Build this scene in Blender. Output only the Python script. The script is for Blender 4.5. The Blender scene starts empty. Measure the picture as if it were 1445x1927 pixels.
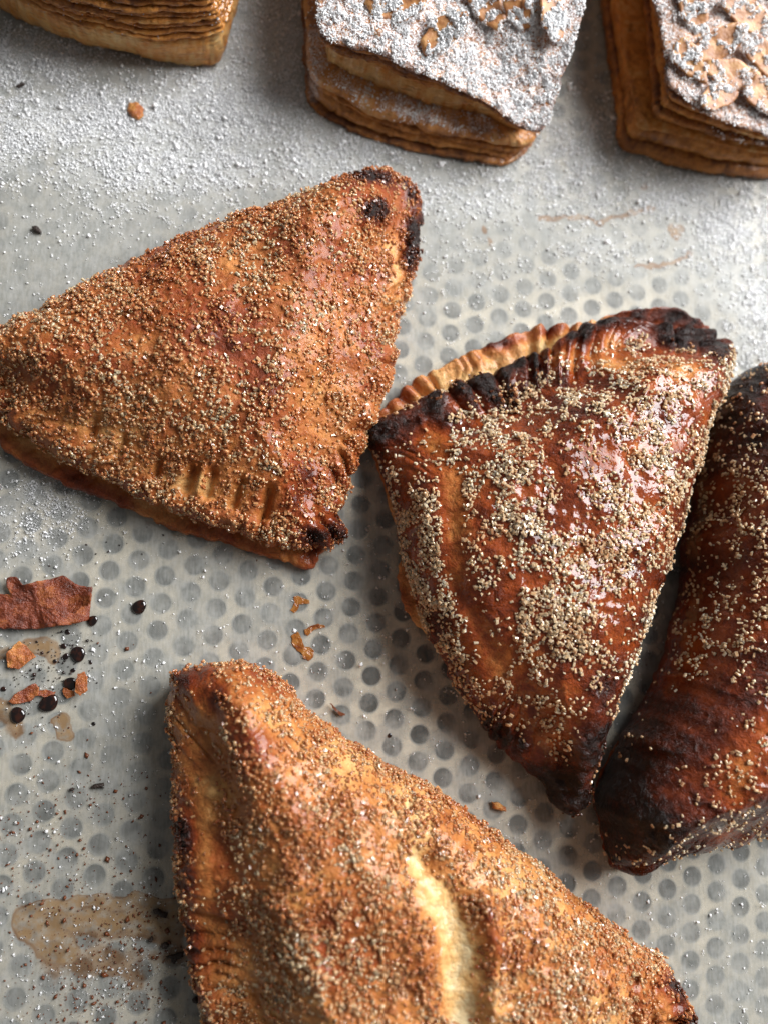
import bpy, math
import numpy as np
from mathutils import Matrix, Vector

# ------------------------------------------------------------------ camera
# metres; x = right in the picture, y = away (up in the picture), z = up
F_PX, W_PX, H_PX, D = 1447.0, 1445.0, 1927.0, 0.225
TILT, YAW, ROT, PITCH = 0.1555, 0.1388, 0.1092, 0.0333 * 0.225
TX, TY = -0.0518 * D, 0.1883 * D
ct, st, cy, sy = math.cos(TILT), math.sin(TILT), math.cos(YAW), math.sin(YAW)
R = np.array([[cy, 0, -sy], [0, 1, 0], [sy, 0, cy]]) @ np.array([[1, 0, 0], [0, ct, st], [0, -st, ct]])
FLIP = np.diag([1.0, -1.0, -1.0])
CAM = FLIP @ (-R.T @ np.array([0, 0, D]))

def U(px, py, z):
    """world point at height z (metres) seen at photo pixel px, py"""
    d = np.stack([(np.asarray(px, float) - W_PX / 2) / F_PX, (np.asarray(py, float) - H_PX / 2) / F_PX,
                  np.ones_like(np.asarray(px, float))], -1)
    w = (d @ R) @ FLIP
    k = (np.asarray(z, float) - CAM[2]) / w[..., 2]
    return CAM + w * k[..., None]

def PX(p):
    q = ((np.asarray(p) @ FLIP) @ R.T) + np.array([0, 0, D])
    return np.stack([W_PX / 2 + F_PX * q[..., 0] / q[..., 2], H_PX / 2 + F_PX * q[..., 1] / q[..., 2]], -1)

scene = bpy.context.scene
cd = bpy.data.cameras.new('camera'); cam = bpy.data.objects.new('camera', cd)
scene.collection.objects.link(cam); scene.camera = cam
cd.sensor_fit = 'VERTICAL'; cd.sensor_height = 36.0; cd.lens = F_PX / H_PX * 36.0
cd.clip_start = 0.01; cd.clip_end = 20
right, up, back = FLIP @ R[0], -(FLIP @ R[1]), -(FLIP @ R[2])
M = Matrix(((right[0], up[0], back[0], CAM[0]), (right[1], up[1], back[1], CAM[1]),
            (right[2], up[2], back[2], CAM[2]), (0, 0, 0, 1)))
cam.matrix_world = M
cd.dof.use_dof = True; cd.dof.focus_distance = 0.205; cd.dof.aperture_fstop = 6.0
scene.render.resolution_x = 767; scene.render.resolution_y = 1024
scene.render.resolution_percentage = 100

# ------------------------------------------------------------------ light
world = bpy.data.worlds.new('World'); scene.world = world; world.use_nodes = True
bg = world.node_tree.nodes['Background']
bg.inputs['Color'].default_value = (1.0, 0.98, 0.95, 1); bg.inputs['Strength'].default_value = 0.135
def area(name, loc, target, sx, sy_, power, col):
    l = bpy.data.lights.new(name, 'AREA'); l.shape = 'RECTANGLE'; l.size = sx; l.size_y = sy_
    l.energy = power; l.color = col
    o = bpy.data.objects.new(name, l); scene.collection.objects.link(o)
    o.location = loc
    o.rotation_euler = (Vector(target) - Vector(loc)).to_track_quat('-Z', 'Y').to_euler()
    return o
area('window_light', (0.78, 0.46, 0.74), (0.0, 0.0, 0.0), 0.90, 0.76, 36.0, (0.985, 0.99, 1.0))
scene.view_settings.view_transform = 'Standard'; scene.view_settings.look = 'None'
scene.view_settings.exposure = 0.0; scene.view_settings.gamma = 1.0
try:
    scene.cycles.max_bounces = 8; scene.cycles.transparent_max_bounces = 8
except Exception: pass

# ------------------------------------------------------------------ helpers
rng = np.random.default_rng(7)
def _hash(ix, iy, iz, seed):
    h = (ix.astype(np.int64) * 374761393 + iy.astype(np.int64) * 668265263 + iz.astype(np.int64) * 2147483647 + seed * 974711) & 0xffffffff
    h = ((h ^ (h >> 13)) * 1274126177) & 0xffffffff
    h = (h ^ (h >> 16)) & 0xffffffff
    return h / 4294967295.0 * 2 - 1
def noise(p, seed=0):
    p = np.asarray(p, float)
    i = np.floor(p).astype(np.int64); f = p - i; f = f * f * f * (f * (f * 6 - 15) + 10)
    r = 0
    for dx in (0, 1):
        for dy in (0, 1):
            for dz in (0, 1):
                w = (f[..., 0] if dx else 1 - f[..., 0]) * (f[..., 1] if dy else 1 - f[..., 1]) * (f[..., 2] if dz else 1 - f[..., 2])
                r = r + w * _hash(i[..., 0] + dx, i[..., 1] + dy, i[..., 2] + dz, seed)
    return r
def fbm(p, octv=4, seed=0, gain=.5):
    a, s, t = 1.0, 0, 0; p = np.asarray(p, float)
    for k in range(octv):
        s = s + a * noise(p, seed + k * 17); t += a; a *= gain; p = p * 2.03 + 11.7
    return s / t
def sm(a, b, x):
    t = np.clip((x - a) / (b - a), 0, 1); return t * t * (3 - 2 * t)
def p3(x, y, z, s):
    return np.stack([x / s, y / s, z / s], -1)

def mesh_obj(name, V, Fq, mat, parent=None, smooth=True, attrs=None, kind=None, corner=None):
    me = bpy.data.meshes.new(name)
    V = np.asarray(V, np.float32); Fq = np.asarray(Fq, np.int32); n = Fq.shape[1]
    me.vertices.add(len(V)); me.vertices.foreach_set('co', V.ravel())
    me.loops.add(Fq.size); me.loops.foreach_set('vertex_index', Fq.ravel())
    me.polygons.add(len(Fq)); me.polygons.foreach_set('loop_start', np.arange(0, Fq.size, n, dtype=np.int32))
    me.polygons.foreach_set('loop_total', np.full(len(Fq), n, np.int32))
    me.update(calc_edges=True); me.validate()
    me.polygons.foreach_set('use_smooth', np.full(len(me.polygons), bool(smooth)))
    for k, a in (attrs or {}).items():
        at = me.attributes.new(k, 'FLOAT', 'POINT'); at.data.foreach_set('value', np.asarray(a, np.float32))
    me.materials.append(mat)
    o = bpy.data.objects.new(name, me); scene.collection.objects.link(o)
    if parent: o.parent = parent
    if kind: o['kind'] = kind
    return o
def root(name, label, cat, group=None, loc=(0, 0, 0)):
    o = bpy.data.objects.new(name, None); scene.collection.objects.link(o)
    o.empty_display_size = .01
    o['label'] = label; o['category'] = cat
    if group: o['group'] = group
    return o
def tag(o, label, cat, group=None):
    o['label'] = label; o['category'] = cat
    if group: o['group'] = group
    return o

def spline(C, n, closed=True, equal=True, sub=12):
    """Catmull-Rom through rows of C; first 3 columns are x, y, z"""
    C = np.asarray(C, float); m = len(C)
    t = np.arange(m * sub) / sub; i = t.astype(int); f = (t - i)[:, None]
    a, b, c, d = C[(i - 1) % m], C[i % m], C[(i + 1) % m], C[(i + 2) % m]
    P = .5 * ((2 * b) + (c - a) * f + (2 * a - 5 * b + 4 * c - d) * f ** 2 + (3 * b - a - 3 * c + d) * f ** 3)
    if not equal:
        s = np.linspace(0, len(P), n, endpoint=False)
        Pc = np.vstack([P, P[:1]])
        return np.stack([np.interp(s, np.arange(len(Pc)), Pc[:, k]) for k in range(P.shape[1])], 1)
    Pc = np.vstack([P, P[:1]])
    L = np.r_[0, np.cumsum(np.linalg.norm(np.diff(Pc[:, :2], axis=0), axis=1))]
    s = np.linspace(0, L[-1], n, endpoint=False)
    return np.stack([np.interp(s, L, Pc[:, k]) for k in range(P.shape[1])], 1)
def normals2(P):
    t = np.roll(P, -1, 0) - np.roll(P, 1, 0)
    for _ in range(3): t = (np.roll(t, 1, 0) + t * 2 + np.roll(t, -1, 0)) / 4
    n = np.stack([t[:, 1], -t[:, 0]], 1); n /= np.linalg.norm(n, axis=1)[:, None] + 1e-12
    A = np.sum(P[:, 0] * np.roll(P[:, 1], -1) - np.roll(P[:, 0], -1) * P[:, 1])
    return n if A > 0 else -n      # outward
def ring_faces(nr, n, flip=False, wrap=True):
    r, c = np.meshgrid(np.arange(nr - 1), np.arange(n), indexing='ij')
    a = r * n + c; b = r * n + (c + 1) % n
    f = np.stack([a, b, b + n, a + n], -1).reshape(-1, 4)
    return f[:, ::-1] if flip else f
def stroke_w(q, pts, rad):
    """soft weight 0..1 of image-plane points near a polyline"""
    pts = np.asarray(pts, float)
    if len(pts) == 1: d = np.hypot(q[:, 0] - pts[0, 0], q[:, 1] - pts[0, 1])
    else:
        d = np.full(len(q), 1e9)
        for a, b in zip(pts[:-1], pts[1:]):
            v = b - a; t = np.clip(((q - a) @ v) / (v @ v), 0, 1)
            d = np.minimum(d, np.linalg.norm(q - a - t[:, None] * v, axis=1))
    if rad < 0: return 1 - sm(.72, 1.12, d / -rad)      # plateau with a crisp border
    return np.exp(-(d / rad) ** 2 * 1.1)

# ------------------------------------------------------------------ materials
class NT:
    def __init__(s, name):
        s.m = bpy.data.materials.new(name); s.m.use_nodes = True; s.t = s.m.node_tree
        s.p = s.t.nodes['Principled BSDF']; s.out = s.t.nodes['Material Output']
        s.geo = s.n('ShaderNodeTexCoord')
    def n(s, typ, **kw):
        x = s.t.nodes.new(typ)
        for k, v in kw.items(): setattr(x, k, v)
        return x
    def set(s, node, name, v):
        i = node.inputs[name]
        if hasattr(v, 'outputs'): v = v.outputs[0]
        if isinstance(v, bpy.types.NodeSocket): s.t.links.new(v, i)
        else: i.default_value = v
    def noise(s, scale, det=4, rough=.55, dist=0):
        x = s.n('ShaderNodeTexNoise'); x.inputs['Scale'].default_value = scale; x.inputs['Detail'].default_value = det
        x.inputs['Roughness'].default_value = rough; x.inputs['Distortion'].default_value = dist
        s.t.links.new(s.geo.outputs['Object'], x.inputs['Vector']); return x.outputs['Fac']
    def vor(s, scale, feature='F1', rnd=1):
        x = s.n('ShaderNodeTexVoronoi', feature=feature); x.inputs['Scale'].default_value = scale
        s.t.links.new(s.geo.outputs['Object'], x.inputs['Vector']); return x
    def math(s, op, a, b=0.0, clamp=False):
        x = s.n('ShaderNodeMath', operation=op); x.use_clamp = clamp
        for k, v in enumerate((a, b)):
            if isinstance(v, bpy.types.NodeSocket): s.t.links.new(v, x.inputs[k])
            else: x.inputs[k].default_value = v
        return x.outputs[0]
    def mr(s, v, a, b, c=0.0, d=1.0, smooth=True):
        x = s.n('ShaderNodeMapRange'); x.interpolation_type = 'SMOOTHSTEP' if smooth else 'LINEAR'
        s.t.links.new(v, x.inputs['Value'])
        for k, w in zip(('From Min', 'From Max', 'To Min', 'To Max'), (a, b, c, d)): x.inputs[k].default_value = w
        return x.outputs[0]
    def ramp(s, v, stops, interp='LINEAR'):
        x = s.n('ShaderNodeValToRGB'); x.color_ramp.interpolation = interp
        e = x.color_ramp.elements
        while len(e) < len(stops): e.new(.5)
        for k, (p, c) in enumerate(stops): e[k].position = p; e[k].color = (*c, 1)
        s.t.links.new(v, x.inputs[0]); return x.outputs[0]
    def mix(s, f, a, b, bt='MIX'):
        x = s.n('ShaderNodeMix', data_type='RGBA', blend_type=bt)
        for nm, v in (('Factor', f), ('A', a), ('B', b)):
            i = [q for q in x.inputs if q.name == nm and (q.type == ('VALUE' if nm == 'Factor' else 'RGBA'))][0]
            if isinstance(v, bpy.types.NodeSocket): s.t.links.new(v, i)
            else: i.default_value = v if nm == 'Factor' else (*v, 1)
        return [q for q in x.outputs if q.type == 'RGBA'][0]
    def attr(s, name):
        x = s.n('ShaderNodeAttribute', attribute_name=name); return x.outputs['Fac']
    def bump(s, h, dist, strength=1.0, prev=None):
        x = s.n('ShaderNodeBump'); x.inputs['Strength'].default_value = strength; x.inputs['Distance'].default_value = dist
        s.t.links.new(h, x.inputs['Height'])
        if prev is not None: s.t.links.new(prev, x.inputs['Normal'])
        return x.outputs[0]

BAKE = [(0.0, (0.80, 0.65, 0.38)), (0.18, (0.76, 0.46, 0.18)), (0.36, (0.56, 0.22, 0.06)), (0.50, (0.38, 0.11, 0.026)),
        (0.64, (0.27, 0.052, 0.011)), (0.80, (0.13, 0.021, 0.006)), (1.0, (0.016, 0.006, 0.004))]
BAKE_L = [(0.0, (0.82, 0.60, 0.30)), (0.2, (0.70, 0.42, 0.16)), (0.38, (0.62, 0.26, 0.06)), (0.54, (0.38, 0.145, 0.034)),
          (0.70, (0.17, 0.06, 0.02)), (0.86, (0.07, 0.022, 0.010)), (1.0, (0.02, 0.008, 0.005))]
def crust_mat(name, seed=0.0, flake=1.0, dust=False, streak=False):
    s = NT(name)
    b = s.attr('bake'); g = s.attr('gloss')
    n1 = s.noise(110, 5, .6); n2 = s.noise(520, 5, .65, .6); n3 = s.noise(1900, 3, .6)
    v = s.math('ADD', b, s.math('MULTIPLY', s.math('SUBTRACT', n1, .5), .42))
    v = s.math('ADD', v, s.math('MULTIPLY', s.math('SUBTRACT', n2, .5), .34))
    v = s.math('ADD', v, s.math('MULTIPLY', s.math('SUBTRACT', n3, .5), .14), True)
    col = s.ramp(v, BAKE_L if dust else BAKE)
    if dust:
        dd = s.math('MULTIPLY', s.attr('dust'), s.mr(s.noise(1900, 4, .75), .47, .56))
        col = s.mix(dd, col, (.94, .94, .95))
    s.set(s.p, 'Base Color', col)
    rg = s.mr(g, 0, 1, .52, .17, False)
    rg = s.math('ADD', rg, s.math('MULTIPLY', s.math('SUBTRACT', n2, .5), .35), True)
    s.set(s.p, 'Roughness', rg)
    s.set(s.p, 'Specular IOR Level', s.math('ADD', s.mr(g, .15, .7, .30, .06), s.mr(b, .72, .95, 0, .22)))
    s.set(s.p, 'Coat Weight', s.math('MULTIPLY', s.math('MULTIPLY', g, s.mr(n1, .32, .5, .25, 1.0)), s.mr(b, .70, .92, 1.0, .12))); s.p.inputs['Coat Roughness'].default_value = .10; s.set(s.p, 'Coat Normal', s.bump(s.noise(260, 3, .5), .0012, .6)); s.p.inputs['Coat IOR'].default_value = 1.5
    s.set(s.p, 'Subsurface Weight', .06); s.p.inputs['Subsurface Radius'].default_value = (1, .4, .15); s.p.inputs['Subsurface Scale'].default_value = .0012
    bl = s.vor(620 if not streak else 900, 'SMOOTH_F1').outputs['Distance']
    if streak:
        mp = s.n('ShaderNodeMapping'); mp.inputs['Scale'].default_value = (.12, .12, 1)
        st = s.n('ShaderNodeTexNoise'); st.inputs['Scale'].default_value = 1500; st.inputs['Detail'].default_value = 4; st.inputs['Roughness'].default_value = .65
        s.t.links.new(s.geo.outputs['Object'], mp.inputs[0]); s.t.links.new(mp.outputs[0], st.inputs['Vector']); stf = st.outputs['Fac']
        bl = stf
    x = s.bump(s.math('MULTIPLY', n2, s.mr(b, .62, .95, 1.0, 3.2)), .0011 * flake, .9); x = s.bump(bl, .0006 * flake, .6, x); x = s.bump(n3, .00022, .8, x)
    if streak:
        x = s.bump(stf, .0012, .8, x)
        lk = [l for l in s.t.links if l.to_node == s.p and l.to_socket.name == 'Base Color'][0].from_socket
        s.set(s.p, 'Base Color', s.mix(s.mr(stf, .56, .70, 0, .7), s.mix(s.mr(stf, .30, .46, .55, 0), lk, (.16, .05, .015)), (.66, .36, .12)) if not dust else s.mix(dd, s.mix(s.mr(stf, .58, .72, 0, .55), s.mix(s.mr(stf, .30, .46, .6, 0), lk, (.12, .038, .010)), (.70, .36, .11)), (.94, .94, .95)))
    s.set(s.p, 'Normal', x)
    return s.m
def sugar_mat(name, stops, trans=.35, rough=.16):
    s = NT(name)
    ge = s.n('ShaderNodeNewGeometry')
    rnd = ge.outputs['Random Per Island']
    tint = s.attr('tint')
    v = s.math('MULTIPLY', s.math('ADD', s.math('MULTIPLY', rnd, .62), .38), s.math('POWER', tint, .55))
    col = s.ramp(v, stops)
    s.set(s.p, 'Base Color', col); s.p.inputs['Roughness'].default_value = rough
    s.p.inputs['Transmission Weight'].default_value = trans; s.p.inputs['IOR'].default_value = 1.5
    s.p.inputs['Specular IOR Level'].default_value = .75; s.p.inputs['Subsurface Weight'].default_value = .85; s.p.inputs['Subsurface Radius'].default_value = (1, .95, .9); s.p.inputs['Subsurface Scale'].default_value = .0008
    return s.m

m_crust = crust_mat('baked_crust')
m_layer = crust_mat('laminated_pastry', flake=.6, dust=True, streak=True)
m_sug_amber = sugar_mat('amber_sugar', [(0, (.08, .018, .008)), (.2, (.42, .13, .045)), (.4, (.66, .26, .10)), (.65, (.84, .43, .20)), (.92, (.97, .70, .44))], .35, .10)
m_sug_pale = sugar_mat('pale_sugar', [(0, (.08, .02, .008)), (.15, (.45, .20, .09)), (.35, (.72, .45, .25)), (.65, (.84, .59, .37)), (.92, (.96, .80, .58))], .2, .10)
s = NT('icing_sugar'); s.set(s.p, 'Base Color', s.mix(s.noise(900, 2), (.90, .92, .95), (.97, .97, .98))); s.p.inputs['Roughness'].default_value = .85
s.p.inputs['Subsurface Weight'].default_value = 1; s.p.inputs['Subsurface Radius'].default_value = (1, 1, 1); s.p.inputs['Subsurface Scale'].default_value = .0006; m_powder = s.m
s = NT('clear_sugar'); s.set(s.p, 'Base Color', (.9, .9, .88, 1)); s.p.inputs['Roughness'].default_value = .1; s.p.inputs['Transmission Weight'].default_value = .6; m_clear = s.m
s = NT('black_caramel'); s.set(s.p, 'Base Color', s.mix(s.mr(s.noise(700, 2), .4, .7), (.006, .003, .003), (.03, .008, .004)))
s.p.inputs['Roughness'].default_value = .06; s.p.inputs['Coat Weight'].default_value = .6; m_caramel = s.m
s = NT('charred_crumb'); s.set(s.p, 'Base Color', s.mix(s.noise(1500, 3), (.012, .008, .007), (.05, .03, .02))); s.p.inputs['Roughness'].default_value = .5
s.set(s.p, 'Normal', s.bump(s.noise(2500, 3), .0004, 1)); m_char = s.m
s = NT('brown_speck'); s.set(s.p, 'Base Color', s.mix(s.noise(300, 3), (.05, .012, .005), (.24, .07, .02))); s.p.inputs['Roughness'].default_value = .3; m_speck = s.m
s = NT('sticky_caramel'); s.set(s.p, 'Base Color', s.ramp(s.noise(330, 4, .6), [(.3, (.16, .03, .012)), (.5, (.42, .15, .03)), (.7, (.52, .27, .08))]))
s.p.inputs['Roughness'].default_value = .16; s.p.inputs['Transmission Weight'].default_value = .25; s.set(s.p, 'Normal', s.bump(s.noise(900, 3), .0005, .8)); m_sticky = s.m
s = NT('toasted_almond'); s.set(s.p, 'Base Color', s.ramp(s.noise(260, 4, .6), [(.3, (.22, .08, .03)), (.5, (.42, .18, .06)), (.7, (.62, .34, .13))]))
s.p.inputs['Roughness'].default_value = .45; s.set(s.p, 'Normal', s.bump(s.noise(1200, 3), .0003, .6)); m_almond = s.m
s = NT('flake'); fb = s.attr('bake')
s.set(s.p, 'Base Color', s.ramp(s.math('ADD', fb, s.math('MULTIPLY', s.math('SUBTRACT', s.noise(420, 5, .65), .5), .9), True),
      [(0, (.60, .28, .07)), (.3, (.42, .13, .035)), (.6, (.20, .042, .016)), (1, (.05, .012, .007))]))
s.p.inputs['Roughness'].default_value = .28; s.set(s.p, 'Normal', s.bump(s.noise(700, 5, .65), .0009, 1)); m_flake = s.m

# paper: a thin sheet you can half see the tray through
s = NT('baking_parchment')
fine = s.noise(900, 6, .7); fib = s.n('ShaderNodeTexNoise'); mp = s.n('ShaderNodeMapping'); mp.inputs['Scale'].default_value = (1, .22, 1)
mp.inputs['Rotation'].default_value = (0, 0, .3)
s.t.links.new(s.geo.outputs['Object'], mp.inputs[0]); s.t.links.new(mp.outputs[0], fib.inputs['Vector'])
fib.inputs['Scale'].default_value = 1500; fib.inputs['Detail'].default_value = 4
mot = s.noise(170, 4, .6)
base = s.mix(s.mr(mot, .3, .7), (.295, .30, .275), (.405, .395, .35))
base = s.mix(s.mr(fine, .3, .7), s.mix(1.0, base, (.80, .81, .82), 'MULTIPLY'), base)
base = s.mix(s.mr(fib.outputs['Fac'], .35, .7, 0, .5), base, (.46, .46, .44))
grease = s.math('ADD', s.attr('grease'), s.math('MULTIPLY', s.math('SUBTRACT', s.noise(150, 5, .65), .5), .5))
gz = s.math('MULTIPLY', s.math('MULTIPLY', s.mr(grease, .30, .62), s.mr(s.attr('grease'), .04, .2)), s.mr(s.noise(420, 4, .6), .3, .6, .35, .85))
base = s.mix(gz, base, s.mix(s.noise(260, 4), (.23, .11, .03), (.35, .21, .08)))
rimg = s.math('MULTIPLY', s.mr(grease, .30, .44), s.mr(grease, .44, .62, 1, 0)); rimg = s.math('MULTIPLY', rimg, s.mr(s.attr('grease'), .1, .3))
base = s.mix(s.math('MULTIPLY', rimg, .75), base, (.20, .09, .025))
spk = s.math('MULTIPLY', s.attr('dust'), s.mr(s.noise(2600, 3, .75), .44, .58))
base = s.mix(spk, base, (.90, .91, .93))
s.set(s.p, 'Base Color', base)
s.set(s.p, 'Roughness', s.mr(fine, .3, .7, .42, .62)); s.p.inputs['Specular IOR Level'].default_value = .35
x = s.bump(fine, .00012, .5); x = s.bump(s.noise(60, 4, .55), .0012, .35, x); s.set(s.p, 'Normal', x)
tr = s.n('ShaderNodeBsdfTransparent'); tr.inputs[0].default_value = (.98, .97, .94, 1)
mx = s.n('ShaderNodeMixShader')
see = s.math('MULTIPLY', s.attr('see'), s.mr(s.noise(120, 5, .6), .28, .66, .35, 1.15))
see = s.math('MULTIPLY', see, s.mr(fine, .25, .75, .88, 1.08))
see = s.math('MULTIPLY', see, s.math('SUBTRACT', 1.0, spk)); see = s.math('MULTIPLY', see, s.math('SUBTRACT', 1.0, s.math('MULTIPLY', gz, .55)), True)
s.t.links.new(see, mx.inputs[0]); s.t.links.new(s.p.outputs[0], mx.inputs[1]); s.t.links.new(tr.outputs[0], mx.inputs[2])
s.t.links.new(mx.outputs[0], s.out.inputs['Surface']); m_paper = s.m
s = NT('tray_aluminium'); s.set(s.p, 'Base Color', s.mix(s.attr('hole_shade_fade'), (.34, .35, .34), s.mix(s.noise(90, 4), (.84, .76, .62), (.93, .86, .73)))); s.p.inputs['Metallic'].default_value = .25
s.p.inputs['Roughness'].default_value = .55; s.set(s.p, 'Normal', s.bump(s.noise(400, 3), .0003, .3)); m_tray = s.m
s = NT('dark_worktop'); s.set(s.p, 'Base Color', s.mix(s.noise(30, 4), (.13, .16, .18), (.17, .205, .225))); s.p.inputs['Roughness'].default_value = .6; m_work = s.m

# ------------------------------------------------------------------ setting: worktop, tray, paper
o = mesh_obj('worktop', [(-.6, -.6, -.022), (.6, -.6, -.022), (.6, .6, -.022), (-.6, .6, -.022)], [(0, 1, 2, 3)], m_work, smooth=False); o['kind'] = 'structure'
tray = root('baking_tray', 'perforated metal baking tray with round holes showing through the paper', 'tray')
def tray_plate():
    V, Fc, T = [], [], []
    org = np.array([TX, TY]); a = np.array([0.0, 1.0]); b = np.array([1.0, -.5])
    cr, sr = math.cos(ROT), math.sin(ROT)
    def tow(uv):        # lattice units -> world
        X = (uv[..., 0] * cr - uv[..., 1] * sr) * PITCH + org[0]; Y = (uv[..., 0] * sr + uv[..., 1] * cr) * PITCH + org[1]
        return np.stack([X, -Y], -1)
    # Voronoi-like cell: hexagon of the centred lattice (column pitch 1, half-step stagger)
    hexa = np.array([[.625, 0], [.375, .5], [-.375, .5], [-.625, 0], [-.375, -.5], [.375, -.5]])
    n = 24; ang = np.arange(n) / n * 2 * np.pi
    hx = []
    for t in ang:
        d = np.array([math.cos(t), math.sin(t)]); best = 9
        for k in range(6):
            p, q = hexa[k], hexa[(k + 1) % 6]; A_ = np.array([d, p - q]).T
            try: sol = np.linalg.solve(A_, p)
            except Exception: continue
            if sol[0] > 0 and -1e-6 <= sol[1] <= 1 + 1e-6: best = min(best, sol[0])
        hx.append(d * best)
    hx = np.array(hx); circ = np.stack([np.cos(ang), np.sin(ang)], 1) * .345
    # corners are snapped so that neighbouring cells meet
    for c in hexa:
        k = np.argmin(np.linalg.norm(hx - c, axis=1)); hx[k] = c
    cnt = 0
    for i in range(-34, 36):
        for j in range(-28, 32):
            c = np.array([j, i - j * .5 + math.floor(j / 2) + 0.0]) if False else np.array([float(j), i + (.5 if j % 2 else 0.0)])
            w = tow(c)
            if not (-.17 < w[0] < .22 and -.22 < w[1] < .235): continue
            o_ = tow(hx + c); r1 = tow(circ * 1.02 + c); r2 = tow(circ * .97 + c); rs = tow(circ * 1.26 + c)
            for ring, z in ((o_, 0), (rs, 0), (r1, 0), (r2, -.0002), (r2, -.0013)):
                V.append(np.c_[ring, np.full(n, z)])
            base_ = cnt * 5 * n
            f = ring_faces(5, n) + base_; Fc.append(f); cnt += 1; T.append(np.repeat([1., 1., .0, 0., 0.], n))  # plate colour painted darker toward the hole edge, imitating soft shade blurred by paper
    return np.vstack(V), np.vstack(Fc), np.concatenate(T)
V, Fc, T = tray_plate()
mesh_obj('perforated_plate', V, Fc, m_tray, tray, smooth=False, attrs={'hole_shade_fade': T})

DUST = [  # x, y, rx, ry, amount
    (60, 110, 130, 60, .9), (160, 220, 220, 60, 1.0), (420, 210, 160, 90, .95), (330, 300, 220, 70, .75), (500, 60, 90, 90, .55),
    (600, 290, 200, 70, .6), (250, 390, 200, 60, .16), (850, 360, 260, 60, .34), (1080, 300, 150, 120, .45), (1380, 420, 90, 90, .6),
    (1300, 370, 120, 45, .6), (1430, 580, 60, 120, .55), (1120, 470, 80, 40, .30), (90, 920, 70, 60, .42), (60, 990, 90, 60, .28),
    (20, 260, 90, 70, .7), (900, 470, 160, 90, .10), (520, 150, 60, 150, .5)]
def dust_at(q):
    d = np.zeros(len(q))
    for x, y, rx, ry, a in DUST:
        d = np.maximum(d, a * np.exp(-(((q[:, 0] - x) / rx) ** 2 + ((q[:, 1] - y) / ry) ** 2)))
    return d
xs = np.arange(-.165, .215, .0008); ys = np.arange(-.21, .23, .0008)
GX, GY = np.meshgrid(xs, ys, indexing='ij')
def paper_z(x, y):
    z = .0006 + .0005 * fbm(p3(x, y, 0 * x, .045), 3, 5) + .00010 * fbm(p3(x, y, 0 * x, .006), 3, 9)
    q = PX(np.stack([x, y, 0 * x], -1).reshape(-1, 3))
    cr_ = np.zeros(len(q))
    for pts, r, a in (([(560, 330), (1445, 560)], 60, .0005), ([(0, 520), (300, 440)], 70, .0005), ([(1060, 440), (1330, 470), (1445, 500)], 25, .0003),
                      ([(0, 1370), (120, 1380), (230, 1390)], 8, .0002), ([(1200, 1600), (1445, 1700)], 90, .0006), ([(690, 1180), (690, 1300)], 6, .00015),
                      ([(1180, 540), (1445, 620)], 60, .0006), ([(0, 230), (400, 180), (560, 250)], 70, .0006)):
        cr_ += a * stroke_w(q, pts, r)
    return np.maximum(z, .00025) + cr_.reshape(np.shape(x))
GZ = paper_z(GX, GY)
PV = np.stack([GX, GY, GZ], -1).reshape(-1, 3); PQ = PX(PV)
dust = dust_at(PQ) * 0.62 + .3 * dust_at(PQ) * (1 + fbm(p3(PV[:, 0], PV[:, 1], 0 * PV[:, 0], .004), 3, 3))
see = np.full(len(PV), .51)
for pts, r, a in (([(150, 500)], 220, -.24), ([(300, 150), (560, 200)], 300, -.34), ([(1400, 560)], 130, -.22), ([(230, 1330), (220, 1480)], 95, -.20),
                  ([(850, 420), (1250, 420)], 130, -.24), ([(100, 560)], 150, -.1), ([(750, 1300)], 190, .16), ([(1100, 1650)], 160, .06), ([(60, 1800)], 120, -.14), ([(380, 1100)], 120, -.05),
                  ([(1420, 1850)], 90, -.2), ([(1000, 100)], 160, -.15), ([(90, 1600)], 110, .05)):
    see += a * stroke_w(PQ, pts, r)
see = np.clip(see, .06, .74)
gr = np.zeros(len(PV)); PW = PQ + 20 * np.stack([fbm(p3(PV[:, 0], PV[:, 1], 0 * PV[:, 0], .006), 4, 77), fbm(p3(PV[:, 0], PV[:, 1], 0 * PV[:, 0], .006), 4, 78)], 1)
for pts, r, a in (([(35, 1740), (75, 1715), (150, 1698), (230, 1690), (330, 1700)], 13, 1.0), ([(60, 1745), (110, 1790)], 38, 1.0), ([(120, 1735), (330, 1735)], 40, .8),
                  ([(180, 1800), (250, 1830)], 50, .5), ([(100, 1830), (330, 1790)], 50, .42), ([(0, 1225), (60, 1215)], 22, .6), ([(80, 1215), (100, 1240)], 20, .7), ([(110, 1355), (118, 1380)], 16, .95),
                  ([(0, 1330), (30, 1370)], 30, .6), ([(1020, 410), (1110, 415), (1230, 400)], 7, .6), ([(1260, 430), (1275, 440)], 12, .8), ([(1200, 500), (1300, 490)], 7, .55),
                  ([(915, 440)], 14, .6), ([(60, 1380)], 60, .32), ([(150, 1860)], 60, .3), ([(1220, 355)], 12, .6)):
    gr = np.maximum(gr, a * stroke_w(PW, pts, r))
nx, ny = GX.shape
i, j = np.meshgrid(np.arange(nx - 1), np.arange(ny - 1), indexing='ij'); a = i * ny + j
o = mesh_obj('baking_paper', PV, np.stack([a, a + ny, a + ny + 1, a + 1], -1).reshape(-1, 4), m_paper, attrs={'dust': dust, 'see': see, 'grease': gr})
tag(o, 'greased pale grey baking parchment lying over the perforated tray', 'baking paper')

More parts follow.
